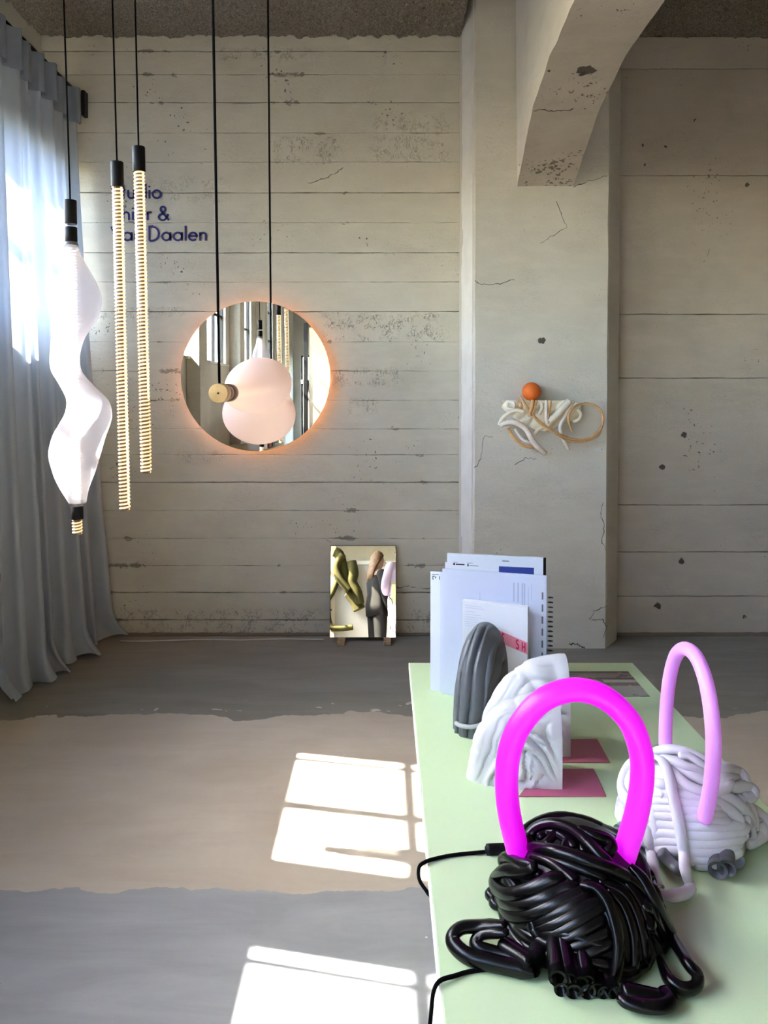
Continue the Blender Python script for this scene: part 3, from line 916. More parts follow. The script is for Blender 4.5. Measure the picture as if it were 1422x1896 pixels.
sil4 = [(1.92, 414, 442, 713, 744), (1.96, 410, 474, 700, 754), (2.02, 409, 522, 676, 765), (2.07, 410, 543, 661, 768), (2.10, 412, 545, 660, 767), (2.12, 424, 538, 670, 757), (2.18, 442, 526, 686, 744), (2.30, 445, 526, 694, 756),
        (2.42, 432, 536, 700, 795), (2.52, 414, 546, 706, 818), (2.58, 411, 548, 710, 823), (2.61, 416, 545, 712, 818), (2.70, 445, 535, 712, 785), (2.82, 475, 522, 710, 752), (2.90, 490, 515, 710, 737), (2.93, 494, 511, 714, 732)]
rings = []
for k in range(120):
    y = 1.92 + (2.93 - 1.92) * k / 119
    a, b_, c_, d_ = interp(sil4, y)
    p0, p1 = PY(a, c_, y), PY(b_, d_, y)
    c = (p0 + p1) / 2; hw = (p1.x - p0.x) / 2; hh = (p0.z - p1.z) / 2
    tilt = -.42 if y < 2.2 else (-.42 + (y - 2.2) * 3 if y < 2.36 else .06)
    ring = []
    for q in range(40):
        an = 2 * math.pi * q / 40
        x_, z_ = hw * math.cos(an), hh * math.sin(an)
        ring.append(c + Vector((x_ * math.cos(tilt) + z_ * math.sin(tilt) * .5, 0, z_ * math.cos(tilt) - x_ * math.sin(tilt) * .5)))
    rings.append(ring)
loft('shade', rings, M_SHADE2, L4, None, True, cap=False)
lathe('end_cap', [(.014, 0), (.0155, .002), (.0155, .03), (.014, .032)], hf - axd * .02, axd, M_BRONZE, L4)
a = hn + axd * .016 + Vector((0, 0, rb)); b_ = PY(394, 0, a.y); b_ = a + (b_ - a) * ((ZC + .03 - a.z) / (b_.z - a.z))
tube('cord', [a, a.lerp(b_, .5), b_], .0031, M_CORD, L4, n=2, ns=6)
a = hf + Vector((0, -.005, .012)); b_ = PY(496, 0, a.y); b_ = a + (b_ - a) * ((ZC + .03 - a.z) / (b_.z - a.z))
tube('cord', [a, a.lerp(b_, .5), b_], .0036, M_CORD, L4, n=2, ns=6)

# ------------------------------------------------------------------ round backlit mirror
YM = YW - .06
mc = PY(473, 697, YM); mr = 138.5 * YM / F
rm = empty('round_mirror', mc + Vector((0, 0, -mr)), 'large round mirror with warm glow behind its rim on the wall', 'mirror')
lathe('mirror_glass', [(mr - .001, 0), (mr, .001), (mr, .005)], mc, (0, 1, 0), M_MIRROR, rm, ns=96, smooth=False)
lathe('back_box', [(mr * .84, .005), (mr * .84, .056)], mc, (0, 1, 0), M_WHITE, rm, ns=64)
v, f = tube_vf([mc + Vector((mr * .90 * math.cos(a_), .034, mr * .90 * math.sin(a_))) for a_ in [2 * math.pi * k / 96 for k in range(96)]], .006, 8, True)
raw('led_ring', v, f, M_LED, rm, None, True)

# ------------------------------------------------------------------ mirror leaning on the wall, on wooden blocks
yb_ = 4.955
m0, m1 = PY(611, 1180, yb_), PY(733, 1180, yb_)
TILT = R(10.7)
ztop = 0.0
yt = YW - .012
Hm = (yt - yb_) / math.sin(TILT)
# height that matches the photo
zt_target = PY(672, 1010, yt).z
Hm = min(Hm, (zt_target - m0.z) / math.cos(TILT))
upv = Vector((0, math.sin(TILT), math.cos(TILT))); nrm = Vector((0, -math.cos(TILT), math.sin(TILT)))
lm = empty('leaning_mirror', (0.5 * (m0.x + m1.x), yb_, m0.z), 'rectangular mirror leaning on the wall, standing on small wooden blocks', 'mirror')
bl_, br_ = Vector((m0.x, yb_, m0.z)), Vector((m1.x, yb_, m0.z))
raw('mirror_glass', *slab_vf([bl_, br_, br_ + upv * Hm, bl_ + upv * Hm], nrm, .004), M_MIRROR2, lm)
g_ = -nrm * .0045; ex = Vector((.004, 0, 0)); eu = upv * .004
raw('backing_board', *slab_vf([bl_ + g_ - ex, br_ + g_ + ex, br_ + g_ + ex + upv * Hm + eu, bl_ + g_ - ex + upv * Hm + eu], nrm, .012), M_MEDGE, lm)
for x0, x1, lab in ((624, 638, 'small wooden block under the left corner of leaning mirror'), (710, 724, 'small wooden block under the right corner of leaning mirror')):
    a, b_ = PZ(x0, 1196, 0), PZ(x1, 1196, 0)
    tag(box('wooden_block', a.x, b_.x, a.y, yb_ + .04, 0, m0.z - .001, M_WOOD), lab, 'block', 'blocks under the leaning mirror')
cb = [PZ(x, y, .005) for x, y in ((222, 1187), (280, 1187), (340, 1185), (400, 1184), (450, 1185), (520, 1183), (600, 1184))]
tag(tube('floor_cable', cb, .0045, M_LABEL, None), 'thin pale cable lying along the foot of the wall', 'cable')

# ------------------------------------------------------------------ wall sculpture on the column
def W(u, v, d): return PY(900 + u / 6.183, 690 + v / 6.183, YC - d)
ws = empty('wall_sculpture', W(560, 500, 0), 'cream and amber tangle of rubber tubes mounted on the column', 'sculpture')
# body: lumpy mass with a flat cut top
bodytab = [(178, 390), (230, 450), (300, 500), (380, 560), (450, 600), (520, 640), (600, 660), (680, 670), (760, 640), (860, 590), (960, 560), (1040, 540), (1085, 470), (1090, 380)]
V, Fc = [], []
nU, nV = 80, 26
for i in range(nU + 1):
    u = 178 + (1088 - 178) * i / nU
    vb = interp([(float(a), float(b_)) for a, b_ in bodytab], u)[0]
    vt = 318 if u < 960 else 318 + (u - 960) * .35
    for j in range(nV + 1):
        t_ = j / nV
        v = vt + (vb - vt) * t_
        dep = .085 * (1 - .75 * t_ ** 2) * (.75 + .25 * math.sin(math.pi * i / nU))
        dep += .016 * abs(math.sin(u * .021 + v * .013 + 2 * noise.noise(Vector((u * .006, v * .006, 2))))) - .006
        q = W(u, v, dep); V.append(q)
m_ = nV + 1
for i in range(nU):
    for j in range(nV):
        Fc.append((i * m_ + j, i * m_ + j + 1, (i + 1) * m_ + j + 1, (i + 1) * m_ + j))
# close to the column: top, bottom and sides
base = len(V)
for i in range(nU + 1):
    t0 = V[i * m_]; b0_ = V[i * m_ + nV]
    V.append(Vector((t0.x, YC + .002, t0.z))); V.append(Vector((b0_.x, YC + .002, b0_.z)))
for i in range(nU):
    Fc.append((i * m_, (i + 1) * m_, base + 2 * (i + 1), base + 2 * i))
    Fc.append((i * m_ + nV, base + 2 * i + 1, base + 2 * (i + 1) + 1, (i + 1) * m_ + nV))
o = raw('folded_body', V, Fc, M_CREAM, ws, None, True)
o.modifiers.new('edges', 'EDGE_SPLIT').split_angle = R(50)
def ws_tube(pts, r, mat, d, hollow=False):
    q = [W(a[0], a[1], a[2] if len(a) > 2 else d) for a in pts]
    tube('tube', q, r, mat, ws, n=7, ns=10, hollow=hollow)
r1 = .5
px = lambda w_: w_ / 6.183 / 2 * YC / F          # half width of crop pixels in metres
ws_tube([(160, 605), (200, 585), (290, 565), (380, 590), (460, 650), (520, 760), (580, 840), (670, 920, .05)], px(62), M_CREAM2, .10)
ws_tube([(150, 600, .08), (190, 520), (260, 460), (350, 430), (430, 450)], px(46), M_CREAM, .09)
ws_tube([(255, 640, .07), (300, 720), (370, 800), (450, 845), (545, 850, .06)], px(36), M_AMBER, .06)
ws_tube([(330, 640, .06), (380, 720), (440, 780), (540, 805, .05)], px(34), M_CREAM2, .055)
ws_tube([(390, 270, .05), (440, 350), (500, 440, .11), (560, 510), (650, 590), (760, 660), (860, 715), (960, 750, .08), (1100, 770, .07), (1230, 720, .06), (1320, 620, .05), (1335, 500, .05), (1290, 410, .05), (1200, 360, .05), (1090, 360, .06), (1000, 400, .09), (950, 470, .10), (950, 570, .09), (985, 670, .08)], px(27), M_AMBER, .115)
ws_tube([(580, 320, .10), (550, 420), (540, 480), (600, 570), (700, 640), (820, 710), (920, 770, .09), (1060, 790, .07), (1200, 760, .06), (1300, 680, .05), (1345, 540, .04)], px(24), M_AMBER, .12)
ws_tube([(535, 318, .10), (520, 400), (500, 470), (510, 500)], px(44), M_AMBER, .118)
ws_tube([(690, 320, .085), (690, 420), (690, 520), (700, 590)], px(38), M_CREAM2, .10)
ws_tube([(740, 320, .085), (725, 420), (700, 560)], px(30), M_AMBER, .098)
ws_tube([(950, 330, .08), (880, 400), (800, 490), (720, 560)], px(80), M_CREAM, .09)
ws_tube([(1000, 330, .07), (940, 420), (900, 500), (850, 600), (860, 700), (940, 880, .03)], px(40), M_CREAM2, .085)
ws_tube([(560, 700, .05), (600, 640), (660, 620)], px(40), M_CREAM, .07)
ws_tube([(620, 330, .085), (640, 400), (600, 480)], px(46), M_CREAM, .09)
ws_tube([(1050, 420, .06), (1085, 480), (1050, 540), (990, 560)], px(40), M_CREAM, .07)
ws_tube([(250, 330, .07), (320, 350), (310, 410), (240, 400), (250, 345)], px(30), M_CREAM2, .085)
ws_tube([(350, 330, .07), (400, 350), (400, 400), (350, 410)], px(26), M_AMBER, .085)
oc = PY(984, 725, YC - .055)
orr = 17.3 * (YC - .055) / F
bm = bmesh.new(); bmesh.ops.create_uvsphere(bm, u_segments=32, v_segments=20, radius=orr)
me = bpy.data.meshes.new('orange_ball'); bm.to_mesh(me); bm.free()
for p_ in me.polygons: p_.use_smooth = True
me.materials.append(M_ORANGE)
ob = bpy.data.objects.new('orange_ball', me); ob.location = oc; COL.objects.link(ob)
tag(ob, 'orange ball resting on the flat top of the tube sculpture', 'ball')
lb = PY(1109, 832, YC)
lo = box('title_label', lb.x - .03, lb.x + .035, YC - .0016, YC + .001, lb.z - .012, lb.z + .012, M_LABEL, bev=0)
tag(lo, 'tiny pale caption label on the column beside the sculpture', 'label')
for k in range(2):
    raw('caption_print', *box_vf(lb.x + .012, lb.x + .024, YC - .0022, YC - .0016, lb.z - .003 + .005 * k, lb.z - .001 + .005 * k), M_PRINT, lo)

# ------------------------------------------------------------------ the table
tx0, tx1 = PZ(757, 1231, TZ).x, PZ(1168, 1224, TZ).x
ty1 = PZ(960, 1227, TZ).y; ty0 = .70
tb = empty('table', ((tx0 + tx1) / 2, (ty0 + ty1) / 2, 0), 'mint green table with a thin top beside the sunlit floor', 'table')
box('table_top', tx0 + .003, tx1, ty0, ty1, TZ - .022, TZ, M_TABLE, tb, bev=.0015)
raw('edge_strip', *box_vf(tx0, tx0 + .003, ty0, ty1, TZ - .022, TZ - .0003), M_TABLE_EDGE, tb)
for x in (tx0 + .09, tx1 - .09):
    for y in (ty0 + .1, ty1 - .12):
        box('leg', x - .018, x + .018, y - .018, y + .018, 0, TZ - .022, M_STEEL, tb, bev=.002)
for y in (ty0 + .1, ty1 - .12):
    box('cross_rail', tx0 + .108, tx1 - .108, y - .012, y + .012, TZ - .06, TZ - .022, M_STEEL, tb, bev=.002)

# ------------------------------------------------------------------ papers and book behind the grey bookend
def sheet(name, px4, y, th, mat, label, cat, lean=0.0, yaw=0.0, group=None):
    """px4: x0, x1, ytop_left, ytop_right ; stands on the table at depth y"""
    x0, x1, t0, t1 = px4
    bz = TZ + .0008
    A, B = PY(x0, t0, y + lean), PY(x1, t1, y + lean + yaw)
    a0, b0_ = Vector((A.x, y, bz)), Vector((B.x, y + yaw, bz))
    a0.x = (x0 - CX) / F * y; b0_.x = B.x
    a0.x = A.x
    root = empty(name, ((a0 + b0_) / 2), label, cat, group)
    n = (b0_ - a0).cross(A - a0).normalized()
    if n.y > 0: n = -n
    v, f = slab_vf([a0, b0_, B, A], n, th)
    o = raw('pages' if cat == 'book' else 'page', v, f, mat, root)
    def at(u, w_, lift=.0006):
        return a0.lerp(b0_, u).lerp(A.lerp(B, u), w_) + n * lift
    return root, at, n
def mark(root, at, n, u0, u1, w0, w1, mat, name='print'):
    return raw(name, *slab_vf([at(u0, w0), at(u1, w0), at(u1, w1), at(u0, w1)], n, .0005), mat, root)
# hind brochure with the blue block and dark spine
s1, at1, n1 = sheet('brochure', (828, 1006, 1025, 1033), 2.30, .012, M_PAPER, 'white brochure with blue printed block, rearmost and tallest in the stack', 'brochure', yaw=-.06)
mark(s1, at1, n1, .545, .905, .76, .912, M_BLUE)
mark(s1, at1, n1, .58, .65, .955, .962, M_PRINT)
q = [at1(1.0, 0, 0), at1(1.0, 0, 0) + Vector((.010, .010, 0)), at1(1, 1, 0) + Vector((.010, .010, -.001)), at1(1, 1, 0) + Vector((0, 0, -.001))]
raw('spine', *slab_vf(q, Vector((.7, -.7, 0)), .003), M_INK, s1)
s2, at2, n2 = sheet('paper_sheet', (824, 985, 1041, 1049), 2.335, .0015, M_PAPER, 'white sheet peeking out behind the left edge of the blue brochure', 'paper', yaw=-.05, group='loose sheets')
for u0, u1, w0, w1, m_ in [(.065, .085, .905, .922, M_INK), (.092, .185, .907, .917, M_INK), (.215, .228, .900, .922, M_INK), (.232, .33, .905, .910, M_PRINT), (.065, .11, .928, .931, M_PRINT), (.215, .27, .928, .931, M_PRINT)]:
    mark(s1, at1, n1, u0, u1, w0 - (u0 * .01), w1 - (u0 * .01), m_)
s3, at3, n3 = sheet('paper_sheet', (797, 960, 1058, 1066), 2.125, .002, M_PAPER2, 'cool white sheet sticking out furthest left, small black mark at corner', 'paper', yaw=-.07, group='loose sheets')
mark(s3, at3, n3, .02, .10, .975, .979, M_PRINT)
for u0, u1, w0, w1 in ((.025, .032, .935, .965), (.034, .05, .958, .965), (.025, .04, .934, .94), (.055, .065, .945, .96), (.105, .112, .935, .965)):
    mark(s3, at3, n3, u0, u1, w0, w1, M_INK)
s4, at4, n4 = sheet('plastic_folder', (819, 1012, 1053, 1066), 2.10, .004, M_PAPER2, 'clear plastic folder of white sheets with a binding strip at right', 'folder', yaw=-.085)
raw('plastic_sleeve', [at4(-.02, .004, .003), at4(1.04, .004, .003), at4(1.04, 1.01, .003), at4(-.02, 1.01, .003)], [(0, 1, 2, 3)], M_PLASTIC, s4)
for k, (u, w0, w1) in enumerate([(.69, .78, .93), (.73, .78, .93), (.77, .7, .93), (.79, .7, .93), (.83, .72, .9), (.86, .8, .93), (.37, .72, .83)]):
    mark(s4, at4, n4, u, u + (.004 if k > 3 else .012), w0, w1, M_PRINTL)
bst = mark(s4, at4, n4, .945, .985, .03, .97, M_PAPER, 'binding_strip')
for k in range(9):
    w0 = .08 + .092 * k
    raw('strip_print', *slab_vf([at4(.957, w0, .0016), at4(.972, w0, .0016), at4(.972, w0 + .055, .0016), at4(.957, w0 + .055, .0016)], n4, .0003), M_PRINT, bst)
for k in range(22):
    w0 = .05 + .037 * k
    a_ = at4(1.035, w0, -.008)
    v, f = tube_vf([a_ + Vector((.006 * math.cos(x_), .006 * math.sin(x_), .002 * x_ / 6)) for x_ in [2 * math.pi * j / 10 for j in range(10)]], .0013, 5, True)
    raw('binding_ring', v, f, M_INK, bst, None, True)
s5, at5, n5 = sheet('book', (856, 977, 1112, 1125), 2.04, .020, M_BOOK, 'small white book with a slanted red stamp on its cover', 'book', yaw=-.06)
for k, (w_, u1) in enumerate([(.955, .3), (.935, .34), (.90, .2), (.87, .3), (.845, .36), (.825, .26), (.80, .36), (.78, .22), (.76, .3)]):
    mark(s5, at5, n5, .04, u1, w_, w_ + .003, M_PRINTL)
def slant(u, w_): return at5(.50 + u * .50, .765 - u * .10 + w_ * .115, .0008)
stb = raw('stamp_band', *slab_vf([slant(0, -1), slant(1, -1), slant(1, .0), slant(0, .0)], n5, .0004), M_PINK, s5)
for ch, u in (('M', .05), ('E', .24), ('S', .66), ('H', .84)):
    pl_ = lambda a, b_, th, u=u: at5(.50 + (u + a * .16) * .50, .765 - (u + a * .16) * .10 + (-.86 + b_ * .72) * .115, .0012 + th)
    v, f = glyph_vf(ch, 0, 0, 1.0, .22, pl_, .0004)
    raw('stamp_letter', v, f, M_RED, stb)
mark(s5, at5, n5, .42, .99, .0, .055, M_GREEN)
mark(s5, at5, n5, .42, .52, .055, .12, M_GREEN)

# postcard-like print lying flat
def flat_print():
    c = [PZ(x, y, TZ + .0012) for x, y in ((1020, 1291), (1203, 1289), (1163, 1243), (1020, 1243))]
    root = tag(raw('photo_print', *slab_vf(c, Vector((0, 0, 1)), .001), None, None, (c[0] + c[2]) / 2 - Vector((0, 0, .0005))), 'dark glossy photo print lying flat near the far table corner', 'print')
    m, t, b = newmat('photo_print')
    p = pos(t)
    s = t.nodes.new('ShaderNodeSeparateXYZ'); t.links.new(p, s.inputs[0])
    n_ = noise_(t, pos(t, (1, 2.0, 1)), 14, 3, .6, .6)
    y0_, y1_ = c[0].y, c[2].y
    tt = math_(t, 'DIVIDE', math_(t, 'SUBTRACT', s.outputs['Y'], y0_), y1_ - y0_)
    r = t.nodes.new('ShaderNodeValToRGB'); r.color_ramp.interpolation = 'CONSTANT'
    els = [(0, (150, 146, 138)), (.42, (104, 96, 90)), (.55, (160, 152, 146)), (.66, (58, 48, 48)), (.74, (118, 104, 98)), (.92, (50, 42, 44))]
    r.color_ramp.elements[0].color = lin(els[0][1]); r.color_ramp.elements[1].position = els[1][0]; r.color_ramp.elements[1].color = lin(els[1][1])
    for q, cc in els[2:]:
        e = r.color_ramp.elements.new(q); e.color = lin(cc)
    t.links.new(tt, r.inputs[0])
    col = mixc(t, math_(t, 'MULTIPLY', ramp(t, n_, .56, .6), .8), r.outputs[0], lin((40, 36, 44)))
    n2_ = noise_(t, p, 30, 2, .5)
    col = mixc(t, math_(t, 'MULTIPLY', ramp(t, n2_, .66, .68), .6), col, lin((196, 120, 110)))
    t.links.new(col, b.inputs['Base Color']); b.inputs['Roughness'].default_value = .3
    root.data.materials.append(m)
flat_print()

# ------------------------------------------------------------------ bookends
def fold(r, u, seed):
    """height of the draped folds, 0..1"""
    a = u * 1.0
    wv = noise.noise(Vector((r * 2.2, a * 1.6, seed))) * .9 + noise.noise(Vector((r * 5, a * 3.1, seed + 4))) * .3
    s1_ = abs(math.sin(r * 13 + wv * 2.6 + a * .9))
    s2_ = abs(math.sin(a * 7.0 + wv * 3.0 + r * 3.0))
    k = max(0.0, min(1.0, .62 + 1.1 * noise.noise(Vector((r * 1.3, a * 1.3, seed + 9)))))
    s3_ = abs(math.sin(r * 24 + a * 2.2 + wv * 5.0)) ** .7
    return .7 * ((s1_ ** .7) * k + (s2_ ** .7) * (1 - k)) + .3 * s3_
def bookend(name, xr, yc, rx, rz, dep, mat, seed, label, ang=0.0, amp=.008, plate=None, cat='bookend', vertical=False, full=4.0, e=2.2):
    base = Vector((xr, yc, TZ))
    root = empty(name, base, label, cat, 'bookends on the table')
    nr, nu = 64, 80
    ca, sa = math.cos(ang), math.sin(ang)
    def tr(x, y, z):
        return base + Vector((x * ca - y * sa, x * sa + y * ca, z))
    V, Fc = [], []
    idx = {}
    for side in (-1, 1):
        for i in range(nr + 1):
            r = 1 - (1 - i / nr) ** 2
            for j in range(nu + 1):
                u = j / nu * math.pi / 2
                if i == nr and side == 1:
                    idx[(side, i, j)] = idx[(-1, i, j)]; continue
                c_, s_ = max(0, math.cos(u)) ** (2 / e), max(0, math.sin(u)) ** (2 / e)
                half = dep / 2 * (max(0, 1 - r ** full)) ** .5
                if vertical:
                    f_ = abs(math.sin(r * 15 + 2.2 * noise.noise(Vector((r * 2, u * 1.3, seed))) + u * .8)) ** .6
                else:
                    f_ = fold(r, u, seed + side)
                if not vertical: f_ = 1 - (1 - f_) * min(1, max(0, (r - .12) * 2.6))
                f_ = 1 - (1 - f_) * min(1, max(0, (math.pi / 2 - u) / R(14)))
                y = side * (half * (1 - .10 * (1 - f_)) - amp * (1 - f_) * (1 if r > .05 else .3) * (1 - r ** 6))
                ro = 1 + (fold(.9, u * 1.7, seed) - .5) * .06 * (r ** 4)
                if vertical:
                    yf_ = side * half / (dep / 2)
                    ro += .075 * (abs(math.sin(yf_ * 6.5 + 1.2 * noise.noise(Vector((u * 1.6, yf_, seed))) + u * .9)) ** .7 - .6) * r ** 2
                x = -rx * r * c_ * ro; z = rz * r * s_ * (1 + (ro - 1) * min(1, c_ * 2) * .6)
                idx[(side, i, j)] = len(V); V.append(tr(x, y, max(z, 0)))
    for side in (-1, 1):
        for i in range(nr):
            for j in range(nu):
                q = (idx[(side, i, j)], idx[(side, i + 1, j)], idx[(side, i + 1, j + 1)], idx[(side, i, j + 1)])
                if len(set(q)) < 4: continue
                Fc.append(q if side == -1 else q[::-1])
    for j in (0, nu):       # flat foot and flat back
        for i in range(nr):
            a, b_, c, d = idx[(-1, i, j)], idx[(-1, i + 1, j)], idx[(1, i + 1, j)], idx[(1, i, j)]
            q = [a, b_, c, d]
            q = list(dict.fromkeys(q))
            if len(q) >= 3: Fc.append(tuple(q) if j == 0 else tuple(q[::-1]))
    o = raw('form', V, Fc, mat, root, None, True)
    o.modifiers.new('edges', 'EDGE_SPLIT').split_angle = R(48)
    if plate:
        (p0, p1, p2, p3) = plate
        c = [Vector(q) for q in (p0, p1, p2, p3)]
        bevel_mod(raw('base_plate', *slab_vf(c, Vector((0, 0, 1)), .0016), M_PLATE, root), .0008, 1)
    return root, tr
# front and hind white ones
y_f = PZ(1045, 1467, TZ).y + .065
xr_f = (1045 - CX) / F * (y_f - .055)
y_h = PZ(1060, 1404, TZ).y + .06
xr_h = (1060 - CX) / F * (y_h - .055)
zp = TZ + .0022
pf = [PZ(x, y, zp) for x, y in ((960, 1474), (1123, 1474), (1099, 1423), (1000, 1423))]
ph_ = [PZ(x, y, zp) for x, y in ((1000, 1411), (1130, 1411), (1106, 1368), (1010, 1368))]
bookend('bookend', xr_f, y_f, .185, .182, .115, M_WHITEFORM, 3.1, 'white folded-cloth bookend nearest the magenta arch, on pink plate', plate=pf, amp=.020, e=2.5)
bookend('bookend', xr_h, y_h, .195, .214, .115, M_WHITEFORM, 8.7, 'taller white folded-cloth bookend behind the other white one', plate=ph_, amp=.020, e=2.1)
yg = 1.965
gb, trg = bookend('bookend', (902 - CX) / F * yg, yg, .150, .236, .115, M_GREYFORM, 5.3, 'grey folded-cloth bookend leaning against the white book', ang=R(66), amp=.015, vertical=True, full=5.0)
tube('pale_band', [trg(-.150, .030, .030), trg(-.158, .012, .029), trg(-.158, -.012, .031), trg(-.142, -.034, .036), trg(-.11, -.046, .04)], .0055, M_GREYBAND, gb, n=6, ns=8)

# ------------------------------------------------------------------ tangled tube lamps
def dome_hit(px_, py_, c, rad, off, zmin):
    rx, ry, rz = (q + off for q in rad)
    d = ray(px_, py_); o = EYE - c
    D = Vector((d.x / rx, d.y / ry, d.z / rz)); O = Vector((o.x / rx, o.y / ry, o.z / rz))
    A = D.dot(D); B = 2 * O.dot(D); C = O.dot(O) - 1
    disc = B * B - 4 * A * C
    if disc >= 0:
        t_ = (-B - math.sqrt(disc)) / (2 * A)
        p = EYE + d * t_
    else:
        t_ = -B / (2 * A)
        q = O + D * t_
        q = q.normalized()
        s_ = .5 * ((O + D * t_).length - 1) + 1        # keep a little of the overshoot
        q = q * s_
        p = c + Vector((q.x * rx, q.y * ry, q.z * rz))
    p.z = max(p.z, TZ + zmin)
    return p
def dome_mesh(name, c, rad, k, mat, parent):
    V, Fc = [], []
    nu, nv = 40, 14
    for j in range(nv + 1):
        ph = math.pi / 2 * j / nv
        for i in range(nu):
            a = 2 * math.pi * i / nu
            w_ = 1 + .04 * noise.noise(Vector((math.cos(a) * 2, math.sin(a) * 2, ph * 2)))
            V.append(c + Vector((rad[0] * k * math.cos(a) * math.cos(ph) * w_, rad[1] * k * math.sin(a) * math.cos(ph) * w_, rad[2] * k * math.sin(ph) + .001)))
    for j in range(nv):
        for i in range(nu):
            l = (i + 1) % nu
            Fc.append((j * nu + i, j * nu + l, (j + 1) * nu + l, (j + 1) * nu + i))
    Fc.append(tuple(range(nu))[::-1])
    return raw(name, V, Fc, mat, parent, None, True)

def strands(root, crop, c, rad, items, bury):
    ox, oy, s = crop
    for (pts, r, mat, flat) in items:
        q = []
        for p in pts:
            x, y = ox + p[0] / s, oy + p[1] / s
            if len(p) > 2 and isinstance(p[2], str):
                h = p[3] if len(p) > 3 else r
                q.append(PZ(x, y, TZ + max(h, r) + .0005))
            else:
                q.append(dome_hit(x, y, c, rad, (p[2] if len(p) > 2 else 0) + r * bury, r + .0005))
        tube('tube', q, [r * .55] + [r] * 10 + [r * .55], mat, root, n=7, ns=10, flat=flat)
def back_strands(root, c, rad, mat, r, n, seed):
    rnd = random.Random(seed)
    for k in range(n):
        z0 = rnd.uniform(.08, .6); a0 = rnd.uniform(-.3, .1) * math.pi; a1 = rnd.uniform(.9, 1.3) * math.pi
        q = []
        for j in range(7):
            a = a0 + (a1 - a0) * j / 6
            zz = max(.10, min(.72, z0 + .12 * math.sin(j * 1.3 + k)))
            cc = math.sqrt(1 - zz * zz)
            q.append(c + Vector((math.cos(a) * cc * (rad[0] + r * .2), math.sin(a) * cc * (rad[1] + r * .2), zz * (rad[2] + r * .2) + .004)))
        tube('tube', q, r, mat, root, n=5, ns=8)
def hollow_end(root, crop, at, d, ln, r, mat, depth_y=None, z=None):
    ox, oy, s = crop
    x, y = ox + at[0] / s, oy + at[1] / s
    p = PY(x, y, depth_y) if depth_y else PZ(x, y, z)
    p.z = max(p.z, TZ + r + .001)
    d = Vector(d).normalized()
    q = p + d * ln; q.z = max(q.z, TZ + r)
    tube('tube_end', [p, p.lerp(q, .5), q], r, mat, root, n=2, ns=14, hollow=True)

